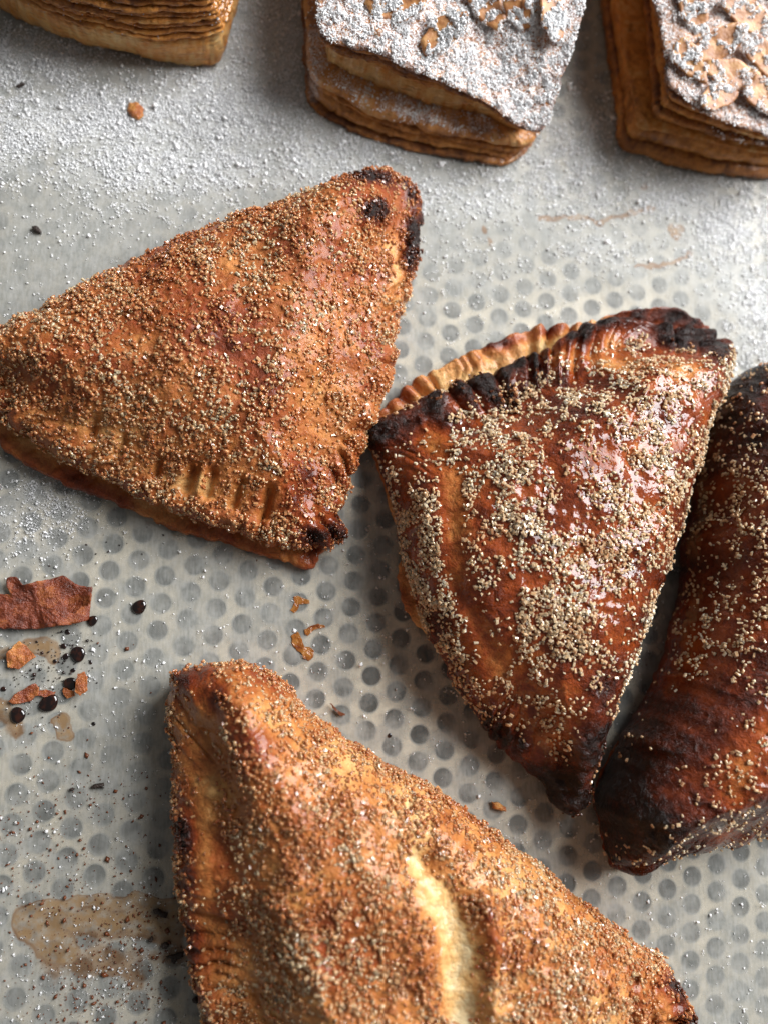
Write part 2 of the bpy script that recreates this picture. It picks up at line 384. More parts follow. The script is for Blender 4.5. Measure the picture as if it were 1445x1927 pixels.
# ------------------------------------------------------------------ small-grain meshes
BOX = np.array([[x, y, z] for x in (-1, 1) for y in (-1, 1) for z in (-1, 1)], float)
BOXF = np.array([[0, 1, 3, 2], [4, 6, 7, 5], [0, 4, 5, 1], [2, 3, 7, 6], [0, 2, 6, 4], [1, 5, 7, 3]])
OCT = np.array([[1, 0, 0], [-1, 0, 0], [0, 1, 0], [0, -1, 0], [0, 0, 1], [0, 0, -1]], float)
OCTF = np.array([[0, 2, 4], [2, 1, 4], [1, 3, 4], [3, 0, 4], [2, 0, 5], [1, 2, 5], [3, 1, 5], [0, 3, 5]])
def frames(N, r):
    """random tangent frames about normals N"""
    t = r.normal(size=N.shape); t -= (t * N).sum(1)[:, None] * N; t /= np.linalg.norm(t, axis=1)[:, None]
    return t, np.cross(N, t), N
def grains(name, P, N, size, mat, parent=None, r=None, shape='box', tint=None, tilt=.45, kind='stuff', sink=.15, melt=0.0):
    r = r or np.random.default_rng(1); n = len(P)
    N2 = N + r.normal(size=N.shape) * tilt; N2 /= np.linalg.norm(N2, axis=1)[:, None]
    T, B, N2 = frames(N2, r)
    if shape == 'box':
        base, Fb = BOX, BOXF; sc = np.stack([size * r.uniform(.8, 1.5, n), size * r.uniform(.5, .85, n), size * r.uniform(.45, .75, n)], 1)
        L = base[None] * sc[:, None] * (1 + r.uniform(-.22, .08, (n, 8, 3)))
    else:
        base, Fb = OCT, OCTF; sc = size[:, None] * r.uniform(.7, 1.3, (n, 3)) * np.array([1.1, 1.1, .6])
        L = base[None] * sc[:, None] * (1 + r.uniform(-.3, .3, (n, 6, 3)))
    Wd = L[..., :1] * T[:, None] + L[..., 1:2] * B[:, None] + L[..., 2:3] * N2[:, None]
    V = P[:, None] + Wd + N[:, None] * (sc.min(1) * (1 - sink))[:, None, None]
    m = len(base)
    Fc = (Fb[None] + (np.arange(n) * m)[:, None, None]).reshape(-1, Fb.shape[1])
    at = {} if tint is None else {'tint': np.repeat(tint, m)}
    ob = mesh_obj(name, V.reshape(-1, 3), Fc, mat, parent, smooth=(shape != 'box'), attrs=at, kind=kind)
    if shape == 'box' and melt > 0:      # part of the crystals have melted round
        ob.data.polygons.foreach_set('use_smooth', np.repeat(r.uniform(0, 1, n) < melt, 6))
    return ob
def sample_surface(V, Fq, wt, n, r):
    """n random points on quads, weighted by area x per-vertex weight"""
    a, b, c, d = (V[Fq[:, k]] for k in range(4))
    nrm = np.cross(c - a, d - b); ar = np.linalg.norm(nrm, axis=1) / 2
    w = ar * wt[Fq].mean(1); w = np.clip(w, 0, None); cdf = np.cumsum(w); 
    k = np.searchsorted(cdf, r.uniform(0, cdf[-1], n)); k = np.clip(k, 0, len(Fq) - 1)
    u, v = r.uniform(0, 1, (n, 1)), r.uniform(0, 1, (n, 1))
    P = (a[k] * (1 - u) + b[k] * u) * (1 - v) + (d[k] * (1 - u) + c[k] * u) * v
    N = nrm[k] / (np.linalg.norm(nrm[k], axis=1)[:, None] + 1e-12)
    N *= np.where(N[:, 2:] < 0, -1, 1)
    return P, N, k

# ------------------------------------------------------------------ turnover crusts
def crust(name, parent, ctrl, hmax, N=720, NR=150, rim=.008, rise=.022, foldR=.02, crimp_l=.0065, crimp_a=.0011, bumps=(), bake0=.4,
          bakes=(), glosses=(), gloss0=.3, sugar=(), sugar0=1.0, thick=.0035, seed=1, centre=None, lump=.0018, edge_bake=.15,
          burnt_ridge=.0, wrinkle=0.0, mat=None, slope=None):
    """ctrl rows: photo px, py, edge height (cm), crimp 0..1"""
    C = np.array(ctrl, float); z = C[:, 2] / 100
    w = U(C[:, 0], C[:, 1], z)
    S = spline(np.c_[w, C[:, 3:4]], N)
    XY = S[:, :2]; z0 = S[:, 2]; cr_ = np.clip(S[:, 3], 0, 1)
    nr = normals2(XY)
    seg = np.linalg.norm(np.roll(XY, -1, 0) - XY, axis=1); L = np.r_[0, np.cumsum(seg)[:-1]]
    ph = 2 * np.pi * (L / crimp_l + 2.6 * fbm(p3(L, 0 * L, 0 * L, .022), 3, seed))
    ridge = np.abs(np.cos(ph / 2)) ** .7           # broad ridges, narrow grooves
    ridge = .7 + (ridge - .7) * np.clip(.85 + 1.1 * noise(p3(L, 0 * L, 0 * L, .008), seed + 4), .1, 1.6) + .10 * noise(p3(L, 0 * L, 0 * L, .003), seed + 6)
    XY = XY + nr * ((ridge - .7) * crimp_a * .9 * cr_ + .0011 * fbm(p3(XY[:, 0], XY[:, 1], 0 * L, .010), 4, seed + 3)
                    + .0004 * noise(p3(XY[:, 0], XY[:, 1], 0 * L, .0016), seed + 5))[:, None]
    if centre is None: c = XY.mean(0)
    else: c = U(centre[0], centre[1], .02)[:2]
    u = np.linspace(0, 1, NR) ** 1.15
    G = XY[None] + (c - XY)[None] * u[:, None, None]          # NR x N x 2
    flat = G.reshape(-1, 2)
    # distance to outline + blended edge values
    St = XY[::4]; crs, z0s = cr_[::4], z0[::4]
    dist = np.empty(len(flat)); cw = np.empty(len(flat)); zw = np.empty(len(flat))
    for k in range(0, len(flat), 20000):
        dd = np.linalg.norm(flat[k:k + 20000, None] - St[None], axis=2)
        jn = dd.argmin(1) * 4; F_ = flat[k:k + 20000]; best = dd.min(1)
        for o_ in range(-5, 5):       # exact distance to the nearby outline segments
            a_, b_ = XY[(jn + o_) % N], XY[(jn + o_ + 1) % N]; v_ = b_ - a_
            t_ = np.clip(((F_ - a_) * v_).sum(1) / ((v_ * v_).sum(1) + 1e-15), 0, 1)
            best = np.minimum(best, np.linalg.norm(F_ - a_ - v_ * t_[:, None], axis=1))
        dist[k:k + 20000] = best
        ww = 1 / (dd + .0008) ** 4; sw = ww.sum(1)
        cw[k:k + 20000] = (ww * crs).sum(1) / sw; zw[k:k + 20000] = (ww * z0s).sum(1) / sw
    dist = dist * (u.repeat(N) > 0)
    gf = np.sqrt(np.clip(1 - (1 - np.clip(dist / foldR, 0, 1)) ** 2, 0, 1))
    gc = sm(rim * .8, rim + rise, dist) + .10 * sm(0, .002, dist)
    g = gf * (1 - cw) + np.clip(gc, 0, 1) * cw
    hm = hmax * np.ones(len(flat))
    if slope is not None: hm = hm + slope[0] * (flat[:, 0] - c[0]) + slope[1] * (flat[:, 1] - c[1])
    H = zw + (hm - zw) * g
    q3 = p3(flat[:, 0], flat[:, 1], 0 * H, 1.0)
    env = sm(0, .006, dist)
    H = H + lump * env * fbm(q3 / .017, 4, seed + 11) + .0007 * fbm(q3 / .0045, 3, seed + 21) * sm(0, .002, dist)
    if wrinkle:
        H = H + wrinkle * (1 - np.abs(fbm(q3 / np.array([.012, .0035, 1]), 4, seed + 31)) * 2.2) * sm(.001, .004, dist) * (.1 + cw)
    # crimp ridges
    rid2 = np.tile(ridge, NR); sh = (dist / .006 * 9 * noise(p3(flat[:, 0], flat[:, 1], 0 * dist, .012), seed + 8)).astype(int)
    phg = ridge[(np.tile(np.arange(N), NR) + sh) % N]; win = cw * sm(0, .0006, dist + .0004) * (1 - sm(rim * .75, rim * 1.35, dist))
    H = H + win * (phg - .72) * crimp_a * 2.0
    q = PX(np.c_[flat, H])
    for pts, rad, amp in bumps: H = H + amp * stroke_w(q, pts, rad)
    # browning
    q = q + 9 * np.stack([fbm(q3 / .006, 4, seed + 301), fbm(q3 / .006, 4, seed + 302)], 1)
    bk = bake0 + edge_bake * np.exp(-(dist / .004) ** 2) * (.4 + cw) + .17 * fbm(q3 / .016, 4, seed + 41) + .13 * fbm(q3 / .0055, 3, seed + 45) + .07 * sm(.0, .004, H - (zw + (hm - zw) * g))
    bk = bk + burnt_ridge * win * (phg ** 3)
    for pts, rad, amp in bakes: bk = bk + amp * stroke_w(q, pts, rad) * (1 + .8 * fbm(q3 / .005, 4, seed + 51))
    H = H + .0012 * fbm(q3 / .0022, 3, seed + 65) * sm(.72, .98, bk)      # blistered where it has charred
    gl = np.full(len(flat), gloss0)
    for pts, rad, amp in glosses: gl = gl + amp * stroke_w(q, pts, rad)
    sg = np.full(len(flat), sugar0)
    for pts, rad, amp in sugar: sg = sg + amp * stroke_w(q, pts, rad)
    nrows = [np.c_[flat, H]]
    # underside of the rim: rounded fold down to the paper, or a thin sheet edge
    steps = 7; extra = []
    for k in range(1, steps + 1):
        t = k / steps
        ang = t * np.pi / 2
        fz = z0 * (1 - np.sin(ang)) + .0009 * np.sin(ang); fo = -.0045 * (1 - np.cos(ang))
        ez = z0 - thick * np.sin(min(t * 2, 1) * np.pi / 2) ; eo = .0004 * np.sin(min(t * 2, 1) * np.pi) - .006 * max(0, t * 2 - 1)
        zz = fz * (1 - cr_) + np.maximum(ez, .0009) * cr_; oo = fo * (1 - cr_) + eo * cr_
        jit = .0004 * noise(np.c_[XY / .004, zz / .0007], seed + 61)
        extra.append(np.c_[XY + nr * (oo + jit)[:, None], zz])
    extra = extra[::-1]
    V = np.vstack([np.vstack(extra), nrows[0]])
    ne = steps * N
    exq = np.vstack(extra)
    bke = np.concatenate([np.tile(bk[:N], steps)]) + np.repeat(np.linspace(-.02, .0, steps), N)
    A = dict(bake=np.clip(np.r_[bke, bk], 0, 1), gloss=np.clip(np.r_[np.tile(gl[:N] * .5, steps), gl], 0, 1), dust=np.zeros(len(V)))
    Fc = ring_faces(steps + NR, N)
    if normals2(XY)[0] @ nr[0] < 0: pass
    area_ = np.sum(XY[:, 0] * np.roll(XY[:, 1], -1) - np.roll(XY[:, 0], -1) * XY[:, 1])
    if area_ < 0: Fc = Fc[:, ::-1]
    ob = mesh_obj(name, V, Fc, mat or m_crust, parent, attrs=A)
    sgw = np.r_[np.tile(sg[:N] * .35, steps) * (np.repeat(np.arange(steps), N) > steps - 4), sg]
    return ob, V, Fc, np.clip(sgw, 0, None), A['bake']

def sugar_on(parent, V, Fc, wt, bk, n, mat, size=.00048, seed=3, clump=.5, name='sugar_crystals', sink=.5, tilt=.30, char=(.58, .95), melt=.5):
    r = np.random.default_rng(seed)
    P, N, k = sample_surface(V, Fc, wt, int(n * 1.7), r)
    cl = fbm(P / .0045, 3, seed + 7); keep = r.uniform(0, 1, len(P)) < np.clip(.5 + clump * cl * 2.2, .03, 1)
    P, N, cl, k = P[keep][:n], N[keep][:n], cl[keep][:n], k[keep][:n]
    sz = size * np.clip(np.exp(r.normal(-.05, .34, len(P))), .4, 1.4)
    lift = np.clip(r.exponential(.0003, len(P)), 0, .0009) * (cl > .05)
    tint = np.clip(.62 + .7 * fbm(P / .012, 2, seed + 9), .2, 1) * (1 - sm(char[0], char[1], bk[Fc[k]].mean(1)))
    return grains(name, P + N * lift[:, None], N, sz, mat, parent, r, tint=tint, sink=sink, tilt=tilt, melt=melt)

# ---- A: upper-left turnover
tA = root('turnover', 'golden sugared triangular turnover at upper left, thick brown sugar crust', 'turnover', 'sugared turnovers')
ctA = [(-30, 700, .8, .4), (-12, 645, .9, .1), (35, 612, .9, 0), (120, 568, .9, 0), (250, 503, .9, 0), (380, 443, .9, 0), (500, 403, .9, 0), (600, 367, .9, 0),
       (655, 342, .9, .1), (705, 328, 1.0, .3), (755, 338, 1.0, .6), (790, 365, 1.0, .8), (795, 405, .9, .9), (782, 450, .9, .9), (778, 495, .8, .8), (765, 550, .8, .6), (748, 615, .8, .5),
       (738, 690, .8, .5), (718, 755, .8, .5), (695, 815, .8, .6), (668, 880, .8, .7), (645, 935, .9, .9), (632, 965, .9, .62), (645, 1000, .9, .62), (630, 1025, .9, .62), (585, 1030, .9, .62),
       (520, 1022, .9, .62), (440, 1000, 1.0, .62), (370, 975, 1.0, .62), (300, 948, 1.0, .62), (230, 917, 1.0, .62), (160, 885, 1.1, .62), (90, 845, 1.1, .62), (30, 805, 1.1, .62), (-15, 765, 1.0, .9)]
crust('bottom_crust', tA, [(-30, 700, .3, .3), (-5, 650, .3, 0), (120, 585, .3, 0), (380, 462, .3, 0), (600, 390, .3, 0), (720, 350, .3, .3), (775, 400, .3, .6), (755, 520, .3, .5), (720, 690, .3, .5),
      (655, 860, .3, .6), (625, 980, .35, .8), (600, 1045, .4, 1), (580, 1068, .4, 1), (545, 1058, .4, 1), (480, 1038, .4, 1), (420, 1014, .4, 1), (340, 998, .4, 1), (280, 975, .4, 1), (220, 947, .45, 1), (160, 924, .45, 1), (100, 895, .5, 1),
      (40, 862, .5, 1), (0, 833, .5, 1), (-25, 790, .5, .8)], .006, NR=30, N=600, thick=.003, bake0=.26, bakes=[([(0, 850), (220, 945)], 30, .2), ([(580, 1060)], 25, .35)], gloss0=.3, seed=71, crimp_a=.0004)
o, V, Fc, W, BK = crust('top_crust', tA, ctA, .026, seed=2, bake0=.49, gloss0=.25, centre=(480, 720), crimp_l=.0068, rim=.005, rise=.03, crimp_a=.0016,
    bumps=[([(160, 700), (520, 560)], 90, .002), ([(640, 380), (560, 450)], 45, .004), ([(705, 395)], 30, .003), ([(530, 720)], 60, .002),
           ([(365, 878), (352, 915)], 11, -.0034), ([(402, 888), (390, 928)], 9, -.0027), ([(384, 880), (372, 925)], 7, .0012), ([(235, 822), (228, 850)], 9, -.0027), ([(300, 868), (294, 892)], 9, -.0026), ([(455, 905), (440, 950)], 9, -.0027),
           ([(508, 920), (498, 970)], 10, -.0034), ([(180, 790), (172, 815)], 10, -.0022), ([(620, 640)], 12, -.001), ([(60, 590), (260, 540)], 26, -.001)],
    bakes=[([(680, 408), (712, 402)], 26, .42), ([(655, 345), (700, 330), (770, 345), (797, 400), (780, 470)], 24, .42), ([(780, 420), (778, 500)], 16, .3), ([(700, 650)], 25, .25), ([(470, 640), (500, 760)], 70, .16),
           ([(590, 720), (560, 800)], 45, -.10), ([(745, 430), (740, 560)], 22, -.14), ([(560, 950), (575, 890)], 30, .26), ([(600, 1000), (640, 1000)], 26, .30), ([(575, 1010)], 22, .2),
           ([(660, 790), (640, 880)], 18, -.05), ([(345, 905), (400, 915)], 30, -.18), ([(455, 905), (440, 950)], 12, -.15), ([(508, 920), (498, 970)], 12, -.15), ([(235, 822), (228, 850)], 12, -.15), ([(100, 780), (250, 870)], 60, -.08), ([(100, 640), (250, 560)], 50, .05), ([(300, 500), (500, 430)], 60, .06)],
    glosses=[([(600, 1000)], 50, .6), ([(560, 900)], 60, .3)],
    sugar=[([(365, 880), (350, 915)], 16, -1.6), ([(402, 888), (390, 928)], 14, -1.4), ([(455, 905), (440, 950)], 13, -1.3), ([(508, 920), (498, 970)], 14, -1.4), ([(235, 822), (228, 850)], 12, -1.3), ([(600, 1000)], 34, -.8), ([(745, 430), (735, 560)], 20, -.55), ([(560, 720), (600, 640)], 30, -.5), ([(685, 405)], 18, .1), ([(600, 800), (660, 830)], 35, -.35),
           ([(200, 620), (480, 450)], 90, .5), ([(300, 800)], 130, .35), ([(560, 950)], 26, -.5)], edge_bake=.06)
sugar_on(tA, V, Fc, W, BK, 16500, m_sug_amber, seed=5, size=.00036, clump=.38, melt=.65, sink=.55)

# ---- B: centre-right turnover
tB = root('turnover', 'glossy dark glazed turnover with crimped burnt upper edge and pale sugar, centre right', 'turnover', 'sugared turnovers')
crust('bottom_crust', tB, [(692, 822, .3, 1), (702, 785, .4, 1), (750, 742, .5, 1), (810, 702, .6, 1), (865, 668, .7, 1), (920, 648, .75, 1), (985, 624, .8, 1), (1050, 614, .8, 1), (1110, 606, .8, .6), (1170, 590, 1.0, .3), (1210, 578, 1.1, .2), (1265, 577, 1.1, .2),
      (1310, 598, 1.0, .3), (1335, 625, .6, .5), (1345, 690, .4, 0), (1310, 810, .35, 0), (1275, 950, .35, 0), (1200, 1190, .35, 0), (1130, 1390, .35, 0), (1085, 1490, .35, 0), (1040, 1450, .35, .3), (940, 1370, .35, .3),
      (850, 1240, .35, .1), (790, 1180, .4, 0), (757, 1130, .4, 0), (752, 1080, .4, 0), (750, 1000, .35, 0), (720, 900, .3, .4)], .0055, NR=60, N=640, thick=.003, bake0=.16, gloss0=.3, crimp_l=.0062, crimp_a=.0012, rim=.010,
      bakes=[([(700, 800), (760, 740)], 34, .22), ([(920, 645), (1060, 614)], 12, .22), ([(1180, 590), (1320, 600)], 40, .55), ([(755, 1100)], 60, .3), ([(900, 1320), (1080, 1500)], 50, .45), ([(1200, 1200), (1100, 1450)], 40, .4)], seed=81)
ctB = [(690, 822, .7, 1), (715, 788, 1.0, 1), (755, 768, 1.2, 1), (800, 748, 1.3, 1), (850, 727, 1.4, 1), (900, 708, 1.5, 1), (950, 688, 1.5, 1), (995, 670, 1.5, 1), (1035, 652, 1.5, 1), (1068, 628, 1.5, 1), (1100, 608, 1.5, 1), (1150, 599, 1.4, 1),
       (1200, 603, 1.3, 1), (1250, 610, 1.3, 1), (1300, 616, 1.2, 1), (1342, 624, 1.1, .9), (1368, 652, 1.0, .7), (1366, 690, 1.0, .4), (1348, 745, 1.3, .1), (1328, 805, 1.5, 0), (1313, 850, 1.6, 0), (1299, 905, 1.7, 0), (1283, 965, 1.7, 0),
       (1256, 1045, 1.7, 0), (1231, 1115, 1.7, 0), (1206, 1190, 1.6, 0), (1182, 1255, 1.5, 0), (1158, 1315, 1.4, 0), (1139, 1370, 1.2, 0), (1122, 1420, 1.0, .2), (1108, 1475, .8, .5), (1102, 1510, .8, .6), (1075, 1531, .8, .6), (1047, 1515, .8, .7),
       (1030, 1482, .8, .8), (985, 1440, .8, .8), (935, 1395, .8, .7), (895, 1345, .9, .5), (865, 1295, .9, .3), (835, 1245, 1.0, .1), (805, 1200, 1.0, 0), (785, 1150, 1.0, 0), (770, 1095, 1.0, 0), (758, 1030, 1.0, 0), (742, 965, .9, 0), (728, 910, .8, .2), (708, 862, .7, .7)]
o, V, Fc, W, BK = crust('top_crust', tB, ctB, .031, seed=12, bake0=.71, gloss0=.95, centre=(1050, 960), crimp_l=.0072, crimp_a=.0011, rim=.010, burnt_ridge=.16,
    bumps=[([(850, 920), (860, 1110)], 30, -.0013), ([(800, 1000)], 40, .0012), ([(1050, 900), (1000, 1100)], 120, .002), ([(930, 1230), (860, 1100)], 20, -.0018), ([(1110, 1340)], 30, .0015), ([(1180, 800), (1060, 760)], 40, .0012)],
    bakes=[([(700, 822), (760, 795), (800, 775)], 24, .22), ([(860, 735), (990, 680)], 14, .14), ([(1090, 625), (1150, 605)], 16, .2), ([(1240, 632), (1330, 638), (1365, 662)], 22, .30),
           ([(1060, 670), (1120, 680), (1230, 710), (1300, 700)], 28, -.26), ([(1150, 640)], 24, -.18), ([(800, 830), (850, 900), (870, 1100), (930, 1260)], 24, -.15), ([(1010, 1250), (1090, 1350)], 30, -.1),
           ([(1050, 1380), (1010, 1410)], 26, -.12), ([(920, 1360), (980, 1400)], 20, .22), ([(1055, 1480), (1085, 1512)], 34, .34), ([(1060, 1430)], 40, .10), ([(1110, 1440), (1140, 1380)], 22, .2), ([(1130, 1290), (1110, 1380)], 28, .12),
           ([(1160, 1200)], 40, -.06), ([(1250, 800), (1200, 1000)], 60, -.07), ([(1160, 1250)], 30, .08)],
    glosses=[([(1100, 750), (1200, 850), (1150, 1000), (1120, 1150), (1120, 1300)], 110, .4), ([(700, 820), (900, 730), (1050, 650), (1300, 660)], 40, -.5), ([(850, 900), (860, 1150)], 40, -.2)],
    sugar0=.55, sugar=[([(930, 830), (960, 960), (990, 1060), (1060, 1190)], 85, 1.1), ([(790, 970), (810, 1090), (850, 1200)], 38, 1.1), ([(1150, 800), (1230, 880), (1180, 1050)], 95, .75), ([(850, 900), (860, 1080), (930, 1250)], 20, -1.3),
           ([(700, 820), (830, 770), (990, 680), (1090, 620), (1200, 605), (1350, 640)], 30, -.75), ([(1040, 860), (1075, 960)], 24, -.9), ([(1060, 1050)], 18, -.5), ([(1120, 1380), (1070, 1500), (930, 1390)], 45, -.7), ([(1150, 1260), (1190, 1180)], 34, -.55),
           ([(800, 850), (770, 900)], 35, -.45), ([(1180, 760), (1100, 720)], 30, -.2), ([(1130, 1080), (1110, 1130)], 24, -.8)], edge_bake=.05)
sugar_on(tB, V, Fc, W, BK, 10500, m_sug_pale, seed=6, size=.00036, clump=.75, sink=.45, char=(.8, 1.0), melt=.3)

# ---- C: right-hand turnover, cut by the frame
tC = root('turnover', 'darkest burnt turnover cut off by the right edge, sparse sugar on black glaze', 'turnover', 'sugared turnovers')
ctC = [(1436, 690, 1.2, .6), (1400, 705, 1.2, .5), (1366, 735, 1.1, .4), (1345, 780, 1.1, .1), (1331, 835, 1.1, 0), (1319, 909, 1.1, 0), (1303, 995, 1.1, 0), (1291, 1100, 1.1, 0), (1273, 1175, 1.1, 0), (1253, 1240, 1.1, 0), (1229, 1306, 1.1, 0),
       (1200, 1362, 1.1, 0), (1172, 1396, 1.0, 0), (1146, 1443, .9, 0), (1125, 1504, .9, 0), (1130, 1545, .8, .1), (1144, 1601, .8, .3), (1163, 1635, .8, .8), (1190, 1640, .8, .5), (1225, 1616, .8, .5), (1268, 1603, .8, .5), (1304, 1598, .8, .5),
       (1340, 1586, .8, .5), (1370, 1590, .8, .5), (1400, 1574, .8, .5), (1445, 1572, .8, .5), (1520, 1545, .8, .5), (1620, 1500, .9, 1), (1720, 1430, .9, .8), (1760, 1340, 1, .6), (1720, 1200, 1, .4), (1660, 1020, 1, .4), (1590, 860, 1, .4), (1520, 730, 1.1, .5), (1475, 690, 1.2, .6)]
crust('bottom_crust', tC, [(a - (8 if a < 1250 else 0), b + (3 if b > 1500 else 0), .35, d) for a, b, c, d in ctC], .0055, NR=20, N=500, thick=.003, bake0=.62, gloss0=.5, seed=91, crimp_a=.0004)
o, V, Fc, W, BK = crust('top_crust', tC, ctC, .038, foldR=.017, rise=.018, seed=22, bake0=.73, gloss0=.95, centre=(1450, 1200), crimp_l=.006, crimp_a=.0015, rim=.006, burnt_ridge=.1,
    bakes=[([(1345, 780), (1320, 960), (1290, 1150), (1230, 1330)], 34, .02), ([(1436, 700), (1380, 760)], 40, .14), ([(1150, 1440), (1150, 1520), (1200, 1570)], 60, .42), ([(1250, 1560), (1445, 1520)], 36, .12), ([(1250, 1430)], 50, .06),
           ([(1400, 1450), (1380, 1490)], 26, -.14), ([(1260, 1380), (1400, 1330)], 60, .14), ([(1165, 1630), (1215, 1615)], 14, -.12), ([(1440, 820)], 60, .14)],
    glosses=[([(1200, 1540)], 80, .5)], sugar0=.22, sugar=[([(1400, 900), (1400, 1000)], 60, .35), ([(1340, 1200), (1440, 1150)], 60, 1.0), ([(1380, 1430), (1420, 1400)], 34, .7), ([(1440, 1000)], 60, .5), ([(1180, 1500)], 80, -.4), ([(1260, 1350), (1340, 1330)], 50, -.5), ([(1330, 1110)], 40, .3)], edge_bake=.08)
sugar_on(tC, V, Fc, W, BK, 3600, m_sug_pale, seed=8, size=.00036, clump=.7, sink=.35, char=(.85, 1.05))

# ---- D: bottom turnover
tD = root('turnover', 'largest golden sugared turnover at the bottom with a torn pale slit on top', 'turnover', 'sugared turnovers')
ctD = [(322, 1290, 1.0, .5), (330, 1262, 1.1, .3), (372, 1249, 1.2, .1), (430, 1245, 1.2, 0), (482, 1256, 1.2, 0), (522, 1280, 1.2, 0), (560, 1318, 1.1, 0), (605, 1356, 1.1, 0), (655, 1392, 1.1, 0), (720, 1428, 1.1, 0), (790, 1468, 1.1, 0), (850, 1506, 1.1, 0),
       (930, 1568, 1.1, 0), (1000, 1618, 1.1, 0), (1060, 1668, 1.1, 0), (1130, 1726, 1.1, 0), (1190, 1776, 1.0, .1), (1232, 1800, 1.0, .5), (1266, 1832, 1.0, .8), (1286, 1875, 1.0, .9), (1300, 1935, 1.0, 1), (1300, 1990, .9, 1), (1240, 2040, .9, 1), (1120, 2090, .9, 1),
       (950, 2150, 1, 1), (780, 2210, 1, 1), (620, 2260, 1, 1), (520, 2270, 1, .9), (460, 2210, 1, .9), (435, 2100, 1, .9), (412, 2000, 1, .9), (396, 1935, 1.0, .9), (370, 1872, 1, .55), (354, 1820, 1, .55), (347, 1750, 1, .9), (336, 1680, 1, .5), (331, 1600, 1, .5), (329, 1530, 1, .5), (330, 1450, 1, .5), (328, 1400, 1, .5), (318, 1345, 1, .7)]
crust('bottom_crust', tD, [(a + (10 if a < 500 else -4), b + 6, .35, 0) for a, b, c, d in ctD], .0055, NR=20, N=500, thick=.003, bake0=.5, gloss0=.4, seed=95, crimp_a=.0003)
o, V, Fc, W, BK = crust('top_crust', tD, ctD, .034, N=840, NR=190, seed=32, bake0=.35, gloss0=.4, centre=(740, 1760), crimp_l=.0085, crimp_a=.0012, rim=.011, foldR=.026, rise=.024, lump=.0026,
    bumps=[([(430, 1270), (480, 1400), (560, 1540)], 38, .0026), ([(400, 1330), (420, 1480), (440, 1640)], 22, -.0010), ([(790, 1635), (835, 1700), (862, 1800), (866, 1920)], 38, -.0026), ([(915, 1700), (930, 1780), (922, 1900)], 20, .0030), ([(1200, 1850), (1190, 1927)], 12, -.002), ([(1235, 1860), (1230, 1927)], 11, -.0018),
           ([(700, 1500), (800, 1560)], 40, .0015), ([(360, 1500), (400, 1490)], 12, .0012), ([(350, 1640), (395, 1620)], 12, .0012), ([(700, 1650)], 60, .0015), ([(500, 1750)], 60, -.001)],
    bakes=[([(812, 1680), (838, 1720), (860, 1790), (864, 1860), (874, 1960)], -29, -.12), ([(785, 1625), (812, 1672)], 22, -.2), ([(812, 1680), (860, 1790), (866, 1940)], 54, -.12), ([(760, 1500), (790, 1600)], 32, -.16), ([(340, 1270), (400, 1300)], 40, .34), ([(480, 1265), (530, 1300)], 22, .22), ([(345, 1560), (350, 1610), (345, 1670)], 22, .42), ([(455, 1370), (480, 1430)], 34, .2),
           ([(345, 1400), (350, 1800)], 34, .12), ([(420, 1350), (430, 1800)], 40, .10), ([(400, 1450), (390, 1570)], 20, -.06), ([(360, 1750), (380, 1860)], 30, .16), ([(560, 1560), (620, 1700), (640, 1850)], 80, .12), ([(900, 1560), (1060, 1720)], 70, -.03), ([(900, 1700), (930, 1780)], 24, .26), ([(1190, 1810), (1200, 1900)], 12, .2),  # dark stroke right of the slit paints its overhang shade into the browning
           ([(1275, 1860), (1290, 1920)], 22, .4), ([(1240, 1900)], 18, .0), ([(450, 1290), (560, 1400)], 26, -.06), ([(620, 1400), (820, 1520)], 45, -.07)],
    glosses=[([(340, 1290), (350, 1600)], 60, .4)],
    sugar=[([(370, 1290), (390, 1450), (395, 1700), (390, 1800)], 66, -1.0), ([(450, 1290), (520, 1400)], 42, -.6), ([(812, 1680), (838, 1720), (860, 1790), (864, 1900)], -32, -3.0), ([(785, 1630), (812, 1670)], -20, -1.2), ([(1240, 1860), (1260, 1920)], 34, -.9), ([(660, 1720)], 170, .4), ([(1040, 1800)], 120, .3)], edge_bake=.12, wrinkle=.0009)
sugar_on(tD, V, Fc, W, BK, 24000, m_sug_amber, seed=9, size=.00037, clump=.38, char=(.55, .9), melt=.65, sink=.55)

